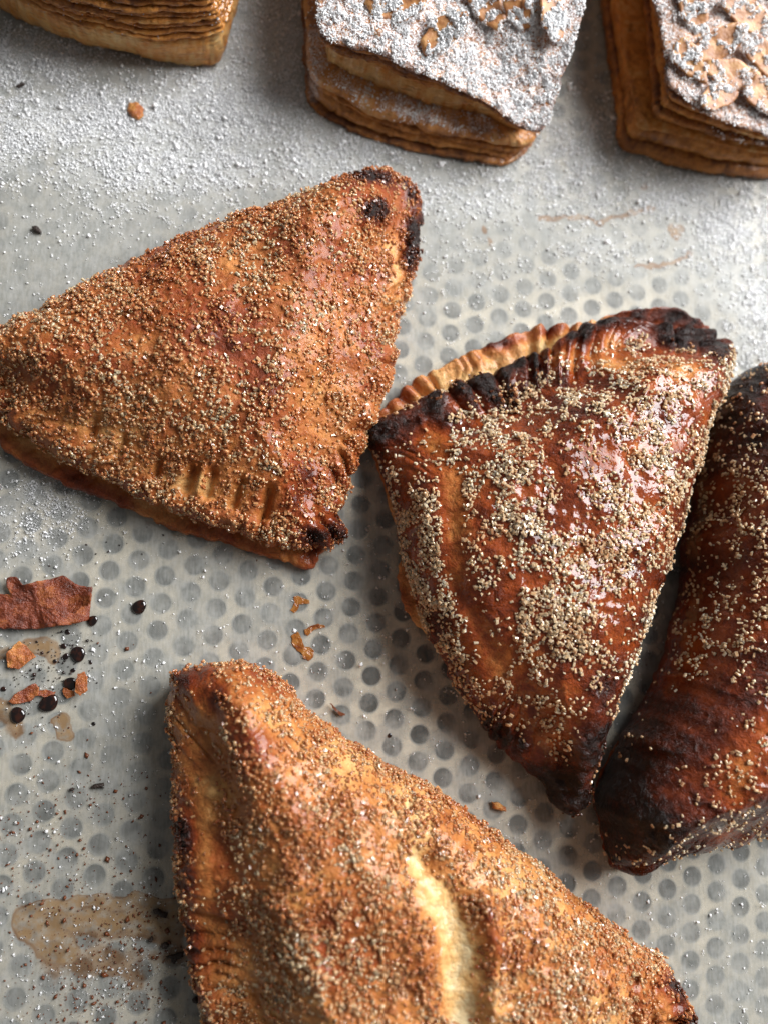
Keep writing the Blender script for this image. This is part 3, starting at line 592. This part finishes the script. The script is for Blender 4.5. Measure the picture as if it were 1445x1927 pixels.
# ------------------------------------------------------------------ laminated pastries (top of the picture)
def danish(parent, levels, layers, N=640, seed=1, dome=.001, topbake=.5, topdust=.9, centre=None, lat=.0005, dustf=None):
    n = len(levels[0]); LV = []
    for lv in levels:
        C = np.array(lv, float); w = U(C[:, 0], C[:, 1], C[:, 2] / 100)
        LV.append(spline(w, N, equal=False))
    LV = np.array(LV)
    def at(t):
        k = min(int(t), len(LV) - 2); f = t - k
        return LV[k] * (1 - f) + LV[k + 1] * f
    base = LV[0]; nr = normals2(base[:, :2])
    A_ = np.sum(base[:, 0] * np.roll(base[:, 1], -1) - np.roll(base[:, 0], -1) * base[:, 1])
    res = None
    for li, (t0, t1, out, bk, gl, amp, du) in enumerate(layers):
        top = li == len(layers) - 1
        rings, bks, dus = [], [], []
        m = max(4, int((t1 - t0) * 14))
        def ring(t, o, dz=0.0, jit=True):
            lim = min(t, len(LV) - 1 - t) * 1.6
            tw = t + np.clip(.11 * fbm(np.c_[base[:, 0] / .010, base[:, 1] / .010, np.full(N, t * 2.2)], 3, seed + 200), -lim, lim) * min(1, lim * 4)
            kk = np.clip(tw.astype(int), 0, len(LV) - 2); ff = (tw - kk)[:, None]; ii = np.arange(N)
            P = LV[kk, ii] * (1 - ff) + LV[kk + 1, ii] * ff; s_ = seed * 7 + li * 13
            # every sheet wanders in and out and up and down on its own
            wob = amp * fbm(p3(P[:, 0], P[:, 1], 0 * P[:, 0], .009), 4, s_) + .0005 * fbm(np.c_[P[:, 0] / .0035, P[:, 1] / .0035, P[:, 2] / .0009], 4, s_ + 5) + .0009 * np.minimum(0, fbm(p3(P[:, 0], P[:, 1], 0 * P[:, 0], .0022), 3, s_ + 6) + .12)
            P[:, :2] += nr * (o + out + wob + .0004 * np.abs(noise(np.c_[base[:, 0] / .0016, base[:, 1] / .0016, np.full(N, t * .7)], s_ + 9)))[:, None]
            P[:, 2] += dz + (.0009 * fbm(p3(P[:, 0], P[:, 1], 0 * P[:, 0], .011), 3, seed + 50) + .00035 * fbm(p3(P[:, 0], P[:, 1], 0 * P[:, 0], .004), 3, s_ + 51)) * (1 if t > .05 else 0)
            return P
        inset = .007
        rings.append(ring(t0, np.full(N, -inset - out)))
        for k in range(m + 1):
            f = k / m; t = t0 + (t1 - t0) * f
            rings.append(ring(t, np.full(N, (lat + .0011 * min(1, t1 - t0)) * (math.sin(math.pi * f) ** .6 - .6 * (abs(2 * f - 1) > .97))) + (.0013 * np.maximum(0, fbm(p3(base[:, 0], base[:, 1], 0 * base[:, 0] + li, .0016), 3, seed + 400 + li)) if k == m else 0)))
        if not top:
            rings.append(ring(t1, np.full(N, -inset - out)))
            V = np.vstack(rings)
        else:
            e = ring(t1, np.full(N, -.0003), .0001)
            c = e.mean(0) if centre is None else U(centre[0], centre[1], e[:, 2].mean())
            u = np.linspace(0, 1, 90)[1:]
            for uu in u:
                P = e + (c - e) * uu
                q3 = p3(P[:, 0], P[:, 1], 0 * P[:, 0], 1.)
                edge = min(1, uu * 8)
                P[:, 2] += edge * (.0011 * fbm(q3 / .008, 4, seed + 70) + .0005 * fbm(q3 / .002, 2, seed + 71)) + dome * math.sin(min(1, uu * 1.6) * math.pi / 2)
                rings.append(P)
            V = np.vstack(rings)
        nrg = len(rings); Fc = ring_faces(nrg, N)
        if A_ < 0: Fc = Fc[:, ::-1]
        ringid = np.repeat(np.arange(nrg), N)
        q = PX(V)
        b = bk + .02 + .18 * fbm(V / .010, 4, seed + 80 + li) + .16 * fbm(np.c_[V[:, 0] / .0012, V[:, 1] / .0012, V[:, 2] / .006], 2, seed + 90 + li)
        b = b + .10 * (np.abs((ringid - 1) / m - .5) > .45) * (ringid <= m + 1)
        d = np.full(len(V), du)
        if top:
            istop = ringid > m + 1; b = np.where(istop, topbake + .18 * fbm(V / .006, 3, seed + 99), b); d = np.where(istop, topdust, du)
        if dustf is not None: d = np.maximum(d, dustf(q, V, li))
        ob = mesh_obj('pastry_layer' if not top else 'top_crust', V, Fc, m_layer, parent, attrs=dict(bake=np.clip(b, 0, 1), gloss=np.full(len(V), gl), dust=d))
        if top: res = (V, Fc, (ringid > m - 1).astype(float))
        else:
            if not hasattr(danish, 'side'): danish.side = {}
            danish.side[(parent.name, li)] = (V, Fc, ringid, m)
    return res
def surf_at(V, px, py):
    q = PX(V); k = np.argmin((q[:, 0] - px) ** 2 + (q[:, 1] - py) ** 2 - V[:, 2] * 1e5); return V[k]
def almond(parent, V, px, py, length, width, ang, tilt, curl, r):
    P0 = surf_at(V, px, py)
    n, m = 34, 7; th = np.arange(n) / n * 2 * np.pi
    rad = 1 + .10 * np.cos(th) + .07 * np.sin(3 * th + r.uniform(0, 6)) + .05 * np.sin(7 * th + r.uniform(0, 6)) + .03 * r.normal(size=n)
    ex, ey = np.cos(th) * length / 2 * rad, np.sin(th) * width / 2 * rad * (1 - .22 * np.cos(th))
    rows = []
    for k, (f, dz) in enumerate([(.0, -.0003), (.6, -.0003), (.97, -.0003), (1.0, 0), (.97, .0004), (.8, .00045), (.5, .0005), (.0, .0005)]):
        x, y = ex * f, ey * f
        z = dz + curl * ((x / (length / 2)) ** 2 - .3) + .6 * curl * (y / (width / 2)) ** 2 + .0002 * np.sin(x * 900)
        rows.append(np.c_[x, y, z])
    L = np.vstack(rows)
    a = math.radians(ang); Rz = np.array([[math.cos(a), -math.sin(a), 0], [math.sin(a), math.cos(a), 0], [0, 0, 1]])
    tx, ty = np.radians(tilt); Rt = np.array([[1, 0, 0], [0, math.cos(tx), -math.sin(tx)], [0, math.sin(tx), math.cos(tx)]]) @ np.array([[math.cos(ty), 0, math.sin(ty)], [0, 1, 0], [-math.sin(ty), 0, math.cos(ty)]])
    Vw = L @ (Rz @ Rt).T + P0 + np.array([0, 0, .0013])
    Fc = ring_faces(8, n)
    mesh_obj('almond_slice', Vw, Fc, m_almond, parent)
    return Vw, Fc[3 * n:]
def powder_on(parent, V, Fc, wt, n, size, seed, lo=-.12, hi=.22, lift=.0003, scale=.0028):
    r = np.random.default_rng(seed)
    P, N, _ = sample_surface(V, Fc, wt, int(n * 1.8), r)
    cl = fbm(P / scale, 3, seed + 1); P, N = P[(r.uniform(0, 1, len(P)) < sm(lo, hi, cl))], N[(r.uniform(0, 1, len(P)) < 2)][:0] if False else N
    return P, N
def powder(parent, srcs, n, size, seed, lo=-.25, hi=.2, scale=.0026, name='powdered_sugar', pile=.0005):
    r = np.random.default_rng(seed); PP, NN = [], []
    for V, Fc, wt, share in srcs:
        P, N, _ = sample_surface(V, Fc, wt, int(n * share * 1.9), r)
        cl = fbm(P / scale, 3, seed + 1); k = r.uniform(0, 1, len(P)) < sm(lo, hi, cl)
        P, N, cl = P[k][:int(n * share)], N[k][:int(n * share)], cl[k][:int(n * share)]
        P = P + N * (r.uniform(0, 1, len(P)) * pile * sm(0, .4, cl))[:, None]
        PP.append(P); NN.append(N)
    P, N = np.vstack(PP), np.vstack(NN)
    sz = size * np.exp(r.normal(0, .38, len(P)))
    return grains(name, P, N, sz, m_powder, parent, r, shape='oct', tilt=.8, sink=.3)

tE = root('laminated_pastry', 'square flaky pastry at top centre, sliced almonds under thick icing sugar', 'pastry', 'flaky layered pastries')
E0 = [(585, 190, .1), (640, 234, .1), (720, 266, .1), (815, 290, .1), (895, 302, .1), (950, 305, .1), (985, 280, .1), (1012, 225, .1), (1038, 120, .1), (1055, 0, .1), (1055, -180, .1), (980, -260, .1), (800, -270, .1), (640, -260, .1), (572, -150, .1), (574, 0, .1), (579, 110, .1)]
E1 = [(596, 122, 1.25), (640, 158, 1.25), (715, 190, 1.2), (800, 220, 1.1), (885, 234, 1.05), (948, 256, .9), (1000, 258, .9), (1020, 205, 1.1), (1046, 100, 1.2), (1066, -20, 1.2), (1066, -200, 1.2), (990, -300, 1.2), (800, -310, 1.2), (630, -300, 1.2), (570, -180, 1.2), (578, -50, 1.2), (586, 50, 1.25)]
E2 = [(612, 64, 2.7), (655, 78, 2.75), (730, 100, 2.6), (810, 136, 2.4), (890, 172, 2.15), (975, 232, 1.75), (1015, 238, 1.75), (1038, 190, 2.0), (1066, 100, 2.5), (1094, -10, 2.9), (1100, -190, 3.1), (1030, -340, 3.1), (820, -380, 3.1), (650, -360, 3.1), (590, -210, 2.9), (598, -60, 2.9), (604, 20, 2.8)]
def dE(q, V, li):
    return .95 * np.maximum(stroke_w(q, [(608, 120), (634, 146), (703, 178), (773, 211), (851, 223), (932, 238)], 9) * (li == 3), .6 * stroke_w(q, [(590, 60), (592, 180)], 10))
V, Fc, W = danish(tE, [E0, E1, E2], [(0, .16, .0004, .56, .3, .0008, 0), (.17, .46, -.0008, .42, .4, .0008, 0), (.47, .64, -.0002, .46, .4, .0008, 0), (.65, 1.0, .0006, .34, .4, .0009, .03), (1.0, 1.62, -.0045, .26, .6, .0007, 0),
                                     (1.60, 1.72, -.0016, .44, .3, .0008, 0), (1.73, 1.83, -.0006, .54, .3, .0008, .05), (1.84, 1.92, -.0010, .48, .3, .0008, .05), (1.93, 2.0, .0004, .60, .3, .0009, .2)],
                     seed=3, topbake=.62, topdust=.60, dustf=dE, centre=(830, -60))
r = np.random.default_rng(31); src = [(V, Fc, W, .84)]; alm = []
for px, py, l, w, a, ti in ((742, 14, .0175, .0105, 8, (10, -8)), (905, 8, .018, .0085, -55, (16, 12)), (972, 34, .0115, .0065, -40, (34, 22)), (850, -46, .018, .010, 30, (-8, 8)), (1010, -20, .017, .009, 70, (12, -16)),
                            (660, -60, .016, .010, 60, (8, 8)), (780, -90, .016, .010, -20, (6, -8)), (835, 70, .016, .008, 40, (8, -18)), (1035, 40, .015, .008, 110, (10, -20))):
    alm.append(almond(tE, V, px, py, l, w, a, ti, .0008, r))
for Va, Fa in alm: src.append((Va, Fa, np.ones(len(Va)), .036))
sv, sf, sid, sm_ = danish.side[(tE.name, 3)]
src.append((sv, sf, (sid >= sm_ - 1) * (stroke_w(PX(sv), [(608, 120), (634, 146), (703, 178), (773, 211), (851, 223), (932, 238)], 14) + .05), .03))
powder(tE, src, 56000, .00020, 41, lo=-.20, hi=.12, pile=.0005)

tF = root('laminated_pastry', 'tall flaky pastry cut by the top right corner, almond slices dusted with icing sugar', 'pastry', 'flaky layered pastries')
z4 = lambda P, z: [(a, b, z) for a, b in P]
F0 = z4([(1165, 268), (1205, 288), (1250, 304), (1320, 321), (1400, 331), (1470, 330), (1560, 300), (1600, 150), (1600, -100), (1500, -220), (1350, -230), (1180, -220), (1120, -100), (1134, 0), (1150, 120), (1159, 205)], .1)
F1 = z4([(1200, 238), (1240, 245), (1290, 254), (1340, 266), (1400, 280), (1470, 285), (1560, 260), (1595, 130), (1595, -120), (1490, -250), (1350, -260), (1200, -250), (1146, -120), (1160, 0), (1178, 110), (1190, 190)], 1.0)
F2 = z4([(1232, 214), (1262, 228), (1300, 241), (1345, 252), (1400, 264), (1470, 270), (1540, 240), (1560, 120), (1560, -130), (1470, -250), (1350, -260), (1240, -250), (1205, -120), (1217, 0), (1224, 110), (1229, 180)], 1.15)
F3 = [(1262, 156, 2.6), (1290, 184, 2.6), (1325, 206, 2.5), (1365, 224, 2.4), (1410, 240, 2.3), (1480, 262, 2.3), (1580, 230, 2.4), (1620, 100, 2.8), (1620, -180, 3), (1500, -330, 3), (1350, -350, 3), (1250, -330, 3), (1222, -160, 3), (1228, -20, 3), (1250, 50, 2.8), (1256, 110, 2.7)]
V, Fc, W = danish(tF, [F0, F1, F2, F3], [(0, .42, .0006, .52, .3, .0006, 0), (.46, .98, -.0004, .40, .5, .0007, 0), (.98, 1.98, 0, .36, .6, .0004, 0), (1.98, 2.22, .0004, .50, .3, .0006, 0), (2.24, 2.52, -.0012, .40, .4, .0008, 0),
                                         (2.50, 2.74, -.0026, .36, .4, .0008, 0), (2.74, 2.84, -.0006, .50, .3, .0009, .06), (2.86, 2.93, -.0010, .58, .3, .0009, .06), (2.94, 3.0, .0004, .60, .3, .0010, .15)],
                     seed=5, topbake=.60, topdust=.40, centre=(1420, 0))
src = [(V, Fc, W, .82)]
for px, py, l, w, a, ti in ((1395, 35, .019, .009, -28, (14, 10)), (1345, 92, .018, .0085, 30, (14, -12)), (1430, 108, .019, .009, -35, (16, 10)), (1300, 30, .018, .008, -65, (12, 18)), (1425, -20, .018, .009, 15, (10, 10)),
                            (1292, 118, .015, .0075, -50, (16, 10)), (1372, 150, .019, .009, -12, (16, 4)), (1435, 190, .018, .0085, -32, (14, 10)), (1330, -40, .018, .009, 50, (8, 8)), (1340, 190, .013, .007, 20, (12, 4))):
    Va, Fa = almond(tF, V, px, py, l, w, a, ti, .0008, r); src.append((Va, Fa, np.ones(len(Va)), .042))
sv, sf, sid, sm_ = danish.side[(tF.name, 3)]
src.append((sv, sf, (sid >= sm_ - 1) * (stroke_w(PX(sv), [(1355, 262), (1425, 270)], 14) + .01), .012))
powder(tF, src, 28000, .00020, 43, lo=-.12, hi=.2, pile=.0005)

tG = root('laminated_pastry', 'plain flaky pastry at the top left corner showing stacked golden layers', 'pastry', 'flaky layered pastries')
G0 = z4([(0, 5), (25, 25), (72, 50), (160, 80), (260, 105), (340, 118), (398, 125), (414, 108), (427, 60), (440, 0), (445, -120), (380, -260), (200, -320), (0, -300), (-120, -200), (-80, -80)], .1)
G1 = z4([(-14, -45), (15, -22), (60, 6), (140, 38), (225, 60), (320, 63), (405, 53), (416, 40), (430, 8), (446, -50), (450, -170), (385, -310), (200, -370), (0, -350), (-125, -260), (-92, -130)], 1.3)
G2 = z4([(-24, -115), (15, -88), (70, -55), (140, -32), (225, -14), (315, -8), (392, -8), (404, -22), (420, -60), (440, -110), (450, -230), (390, -380), (200, -440), (0, -420), (-125, -330), (-98, -200)], 2.7)
lay = [(0, .98, 0, .30, .5, .0005, 0)]
tt = 1.0
for k, (dt, o_, b_) in enumerate(((.10, .0008, .36), (.12, .0001, .42), (.11, -.0004, .48), (.13, .0000, .40), (.12, -.0008, .46), (.13, -.0003, .42), (.14, -.0010, .5))):
    lay.append((tt, tt + dt - .012, o_, b_, .8, .0006, 0)); tt += dt
lay.append((tt, 2.0, -.0012, .5, .6, .0008, .1))
V, Fc, W = danish(tG, [G0, G1, G2], lay, seed=8, topbake=.48, topdust=.2, centre=(180, -200), lat=.0007)
r = np.random.default_rng(77)
for li in (1, 3, 5):
    sv, sf, sid, sm_ = danish.side[(tG.name, li)]
    if li == 1: PSs, NSs = [], []
    P, N, _ = sample_surface(sv, sf, (np.clip(PX(sv)[:, 1], -30, 0) > -30) * 1.0 * (sid > 0) * (sid < sm_ + 2), 160, r); PSs.append(P); NSs.append(N)
P, N = np.vstack(PSs), np.vstack(NSs)
grains('sugar_specks', P, N, .00024 * np.exp(r.normal(0, .35, len(P))), m_clear, tG, r, shape='oct')

# ------------------------------------------------------------------ loose icing sugar on the paper
r = np.random.default_rng(5)
def on_paper(n, wfun, r):
    w = np.clip(wfun(PQ), 0, None); cdf = np.cumsum(w); k = np.searchsorted(cdf, r.uniform(0, cdf[-1], n)); k = np.clip(k, 0, len(PV) - 1)
    P = PV[k] + np.c_[r.uniform(-.0004, .0004, (n, 2)), np.zeros(n)]
    return P
def wd(q):
    z = np.zeros(len(q)); d = dust_at(q)
    return (d ** 1.25 + .012) * (.35 + 1.3 * sm(-.25, .35, fbm(p3(PV[:, 0], PV[:, 1], z, .0035), 3, 13)))
P = on_paper(48000, wd, r)
# each fleck is a little cluster
k = r.integers(0, 4, len(P)); Pc = np.repeat(P, k, 0); Pc = Pc + r.normal(0, .00024, Pc.shape) * np.array([1, 1, .25])
P = np.vstack([P, Pc]); P[:, 2] = np.maximum(P[:, 2], .0002); Nn = np.tile([0, 0, 1.], (len(P), 1))
o = grains('icing_sugar_dusting', P, Nn, .00017 * np.exp(r.normal(0, .45, len(P))), m_powder, None, r, shape='oct', tilt=.9, sink=.2)
tag(o, 'white icing sugar sprinkled over the baking paper', 'icing sugar')

# ------------------------------------------------------------------ crumbs, flakes, drops, smears
def pz(px, py):
    w = U(px, py, .001); return float(paper_z(np.array([w[0]]), np.array([w[1]]))[0])
def sheet(name, label, cat, pts, mat, thick=.0005, wave=.0012, lift=.0006, seed=1, jag=.0004, n=170, bake=.4, group=None, dome=0.0, roughz=.0):
    pts = np.array(pts, float); z = pz(*pts.mean(0)) + lift
    w = U(pts[:, 0], pts[:, 1], z)
    S = np.vstack([w, w[:1]]); L = np.r_[0, np.cumsum(np.linalg.norm(np.diff(S, axis=0), axis=1))]
    s_ = np.linspace(0, L[-1], n, endpoint=False); P = np.stack([np.interp(s_, L, S[:, k]) for k in range(3)], 1)
    for _ in range(2): P = (np.roll(P, 1, 0) + 2 * P + np.roll(P, -1, 0)) / 4
    P[:, 0] += jag * fbm(p3(P[:, 0], P[:, 1], P[:, 2], .0016), 4, seed); P[:, 1] += jag * fbm(p3(P[:, 0], P[:, 1], P[:, 2], .0016), 4, seed + 1)
    c = P.mean(0); rows = []
    def hz(Q): return wave * fbm(p3(Q[:, 0], Q[:, 1], 0 * Q[:, 0], .006), 4, seed + 2) + roughz * fbm(p3(Q[:, 0], Q[:, 1], 0 * Q[:, 0], .0014), 3, seed + 4)
    for f, up_ in [(.02, 0), (.5, 0), (1, 0)] + [(f, 1) for f in (1, .985, .93, .85, .75, .65, .55, .45, .35, .25, .15, .07, .01)]:
        Q = c + (P - c) * f; h = hz(Q); h = h - (0 if wave > 0 else 0)
        Q[:, 2] = z + np.maximum(h, -lift * .8) + up_ * thick * (1 if f < 1 else .6) + up_ * dome * math.sqrt(max(0, 1 - f * f)); rows.append(Q)
    V = np.vstack(rows); A_ = np.sum(P[:, 0] * np.roll(P[:, 1], -1) - np.roll(P[:, 0], -1) * P[:, 1])
    Fc = ring_faces(len(rows), n); Fc = Fc if A_ > 0 else Fc[:, ::-1]
    b = bake + .35 * fbm(V / .003, 3, seed + 8)
    o = mesh_obj(name, V, Fc, mat, attrs={'bake': np.clip(b, 0, 1)})
    return tag(o, label, cat, group)
Z8 = lambda P: [(x / 2.007, 1060 + y / 2.007) for x, y in P]
sheet('pastry_flake', 'big reddish brown shard of pastry crust at the left edge', 'pastry flake', Z8([(-60, 130), (0, 115), (40, 118), (24, 90), (26, 55), (62, 48), (80, 82), (130, 76), (190, 60), (240, 45), (275, 65), (300, 85), (352, 90), (348, 130), (335, 215), (290, 230), (200, 240), (100, 250), (0, 247), (-60, 240)]), m_flake,
      thick=.0006, wave=.0026, lift=.0020, seed=11, bake=.62, n=260, roughz=.0004, group='fallen pastry flakes')
sheet('pastry_flake', 'small orange pointed crust flake below the big shard', 'pastry flake', Z8([(75, 290), (105, 322), (138, 352), (105, 375), (72, 402), (30, 392), (28, 345), (50, 315)]), m_flake, wave=.0018, lift=.0012, seed=14, bake=.3, group='fallen pastry flakes')
sheet('pastry_flake', 'long pinkish brown flake beside two black caramel drops', 'pastry flake', Z8([(30, 522), (75, 482), (130, 455), (152, 470), (148, 498), (112, 522), (52, 532)]), m_flake, wave=.0014, lift=.0008, seed=17, bake=.45, group='fallen pastry flakes')
sheet('pastry_flake', 'slim upright brown flake leaning on a black drop', 'pastry flake', Z8([(296, 418), (318, 410), (335, 430), (332, 480), (305, 502), (288, 482), (290, 440)]), m_flake, wave=.001, lift=.0020, seed=19, bake=.36, group='fallen pastry flakes')
sheet('pastry_flake', 'tiny ring-shaped tan flake below the slim flake', 'pastry flake', Z8([(240, 468), (262, 478), (282, 480), (284, 500), (258, 512), (242, 495)]), m_flake, wave=.0007, lift=.0004, seed=21, bake=.34, group='fallen pastry flakes')
sheet('pastry_flake', 'thin dark brown strip of crust beside the long pinkish flake', 'pastry flake', Z8([(140, 480), (175, 478), (212, 484), (205, 496), (170, 504), (145, 500)]), m_flake, wave=.0006, lift=.0005, seed=23, bake=.6, group='fallen pastry flakes')
sheet('crumb', 'orange-brown crumb lying in the icing sugar near the top', 'crumb', [(243, 196), (258, 194), (270, 204), (272, 218), (262, 227), (248, 220), (240, 208)], m_flake, dome=.0008, wave=.0006, lift=.0003, seed=25, bake=.18, group='loose crumbs')
sheet('crumb', 'oblong toasted crumb between the dark turnover tip and the bottom turnover', 'crumb', [(923, 1507), (935, 1509), (950, 1517), (951, 1526), (940, 1524), (926, 1520)], m_flake, dome=.0010, wave=.0004, lift=.0003, seed=27, bake=.2, group='loose crumbs')
sheet('burnt_crumb', 'small jet black burnt crumb above the upper-left turnover', 'burnt crumb', [(61, 428), (70, 426), (77, 432), (80, 440), (70, 438), (63, 434)], m_char, dome=.0006, wave=.0003, lift=.0004, seed=29, group='burnt crumbs')
sheet('burnt_crumb', 'dark brown sliver in the icing sugar at far left', 'burnt crumb', [(33, 164), (40, 159), (49, 158), (46, 163), (38, 166)], m_char, dome=.0004, wave=.0002, lift=.0003, seed=33, group='burnt crumbs')
Z3 = lambda P: [(x / 3.6125, 1440 + y / 3.6125) for x, y in P]
for k, (lab, P) in enumerate((('irregular black crumb on the amber stain beside the bottom turnover', [(1045, 985), (1080, 970), (1100, 990), (1145, 1000), (1140, 1035), (1100, 1030), (1085, 1012), (1050, 1010)]),
                              ('pea-shaped black crumb below the irregular one', [(1105, 1210), (1135, 1200), (1155, 1225), (1140, 1245), (1110, 1240)]),
                              ('long black stick-like crumb touching the bottom turnover', [(1130, 1298), (1180, 1285), (1250, 1265), (1255, 1300), (1210, 1320), (1195, 1350), (1170, 1330), (1168, 1310)]),
                              ('tiny black crumb left of the pea-shaped crumb', [(1015, 1175), (1040, 1160), (1048, 1180), (1035, 1200), (1018, 1198)]),
                              ('black crumb tucked against the lower left corner of the bottom turnover', [(1310, 1580), (1335, 1565), (1360, 1590), (1345, 1612), (1315, 1605)]),
                              ('thin black scratch-like crumb, left one of the two above the speckled stain', [(472, 165), (495, 152), (520, 158), (505, 172), (478, 178)]),
                              ('thin black forked crumb, right one of the two above the speckled stain', [(618, 145), (650, 128), (705, 122), (710, 138), (670, 142), (715, 155), (640, 158)]))):
    sheet('burnt_crumb', lab, 'burnt crumb', Z3(P), m_char, dome=.0006, wave=.0004, lift=.0003, seed=60 + k * 3, n=80, group='burnt crumbs', roughz=.0004)
Z9 = lambda P: [(500 + x / 4.817, 1060 + y / 4.817) for x, y in P]
sheet('caramel_smear', 'small reddish caramel smear, the upper of the two in the middle', 'caramel smear', Z9([(255, 300), (300, 292), (330, 312), (398, 335), (400, 368), (350, 372), (312, 372), (295, 420), (265, 448), (222, 430), (245, 390), (268, 350)]), m_sticky, thick=.0002, wave=.0002, lift=.0001, seed=35, group='caramel smears', roughz=.0003)
sheet('caramel_smear', 'hook-shaped amber caramel smear, the lower of the two in the middle', 'caramel smear', Z9([(235, 660), (290, 615), (335, 690), (352, 770), (395, 760), (445, 790), (440, 840), (400, 885), (355, 870), (330, 815), (280, 785), (240, 730)]), m_sticky, thick=.0002, wave=.0002, lift=.0001, seed=37, group='caramel smears', roughz=.0003)
sheet('caramel_smear', 'short amber smear joining the hook-shaped one from the right', 'caramel smear', Z9([(355, 600), (400, 570), (470, 552), (540, 560), (545, 585), (480, 595), (430, 615), (385, 650), (350, 640)]), m_sticky, thick=.0002, wave=.0001, lift=.0001, seed=39, group='caramel smears', roughz=.0002)
sheet('crust_thread', 'curly brown crust thread left of centre below the caramel smears', 'crust thread', Z9([(578, 1270), (592, 1272), (625, 1305), (655, 1330), (690, 1362), (725, 1368), (722, 1385), (680, 1382), (640, 1345), (605, 1310)]), m_speck, thick=.0004, wave=.0006, lift=.0006, seed=41)
def drop(px, py, rad_px, label, h=.38, ex=1.0, ang=0):
    w = U(px, py, pz(px, py)); rad = rad_px * .000155; n, m = 28, 12; rows = []
    for k in range(m + 1):
        a = -.5 + (math.pi / 2 + .5) * k / m
        rr, zz = rad * math.cos(a) ** .85, rad * h * (math.sin(a) + .45)
        th = np.arange(n) / n * 2 * np.pi; rr = rr * (1 + .07 * np.cos(2 * th + px) + .05 * np.cos(3 * th + py)); x, y = rr * np.cos(th) * ex, rr * np.sin(th)
        x, y = x * math.cos(ang) - y * math.sin(ang), x * math.sin(ang) + y * math.cos(ang)
        rows.append(np.c_[w[0] + x, w[1] + y, np.full(n, w[2] + max(zz, -.0001))])
    V = np.vstack(rows); V[-n:] = V[-n:].mean(0)
    o = mesh_obj('caramel_drop', V, ring_faces(m + 1, n), m_caramel); return tag(o, label, 'caramel drop', 'black caramel drops')
for x, y, r_, lab in ((528, 165, 25, 'shiny black caramel bead standing alone right of the big shard'), (351, 217, 18, 'small black bead at the lower right corner of the big shard'), (297, 343, 26, 'large round black bead below the big shard'),
                      (250, 352, 11, 'small black bead just left of the large round bead'), (242, 313, 10, 'small black bead up and left of the large round bead'), (257, 260, 9, 'tiny black bead right under the big shard'),
                      (268, 454, 22, 'black bead partly under the slim brown flake'), (187, 528, 29, 'widest black bead, touching the thin dark strip of crust'), (70, 573, 26, 'lowest black bead at the left, below the pinkish flake'),
                      (209, 370, 7, 'pinhead black bead left of the large round bead'), (278, 404, 8, 'pinhead black bead above the slim brown flake'), (15, 475, 9, 'small black bead near the left edge of the photo')):
    drop(x / 2.007, 1060 + y / 2.007, r_ / 2.007, lab, ex=1.12 if r_ > 28 else 1.0, ang=.4)
drop(171.5, 1246, 4, 'upright oval black bead right of the large round bead', ex=.7)
drop(177, 1362, 3.4, 'tiny dark bead alone below the drop cluster'); drop(733, 1384, 4, 'tiny dark bead right of the brown crust thread')

def field(lst):
    def f(q):
        d = np.zeros(len(q))
        for x, y, rx, ry, a in lst: d += a * np.exp(-(((q[:, 0] - x) / rx) ** 2 + ((q[:, 1] - y) / ry) ** 2))
        return d
    return f
r = np.random.default_rng(12)
P = on_paper(2600, field([(110, 1660, 150, 90, .8), (230, 1760, 130, 70, 1.6), (200, 1850, 110, 60, 1.3), (30, 1560, 60, 60, .8), (180, 1500, 90, 40, .8), (150, 1890, 130, 50, 1.0), (1180, 1130, 60, 120, .5), (300, 1420, 300, 300, .03), (60, 1400, 80, 50, .3)]), r)
o = grains('burnt_specks', P, np.tile([0, 0, 1.], (len(P), 1)), 0.00011 * np.exp(r.normal(0, .7, len(P))), m_speck, None, r, shape='oct', tilt=.5); tag(o, 'fine brown baked specks on the paper at lower left', 'specks')
P = on_paper(260, field([(95, 1260, 55, 45, 1), (130, 1220, 40, 30, .8), (40, 1300, 60, 40, .4), (170, 1010, 70, 50, .12)]), r)
o = grains('caramel_spatter', P, np.tile([0, 0, 1.], (len(P), 1)), .00017 * np.exp(r.normal(0, .5, len(P))), m_caramel, None, r, shape='oct', tilt=.3); tag(o, 'fine black caramel spatter around the black beads', 'spatter')
P = on_paper(650, field([(90, 930, 60, 50, 1), (40, 1050, 60, 25, .6), (240, 1800, 90, 40, .9), (210, 1880, 120, 50, 1.3), (70, 1340, 60, 60, .3), (250, 1590, 60, 140, .15), (60, 1570, 80, 60, .25), (600, 1180, 300, 200, .03), (10, 1210, 40, 40, .5), (730, 1160, 20, 12, .5)]), r)
o = grains('spilt_sugar', P, np.tile([0, 0, 1.], (len(P), 1)), .00022 * np.exp(r.normal(-.1, .4, len(P))), m_clear, None, r, shape='oct', tilt=.7); tag(o, 'clear sugar grains spilt on the paper down the left side', 'sugar')
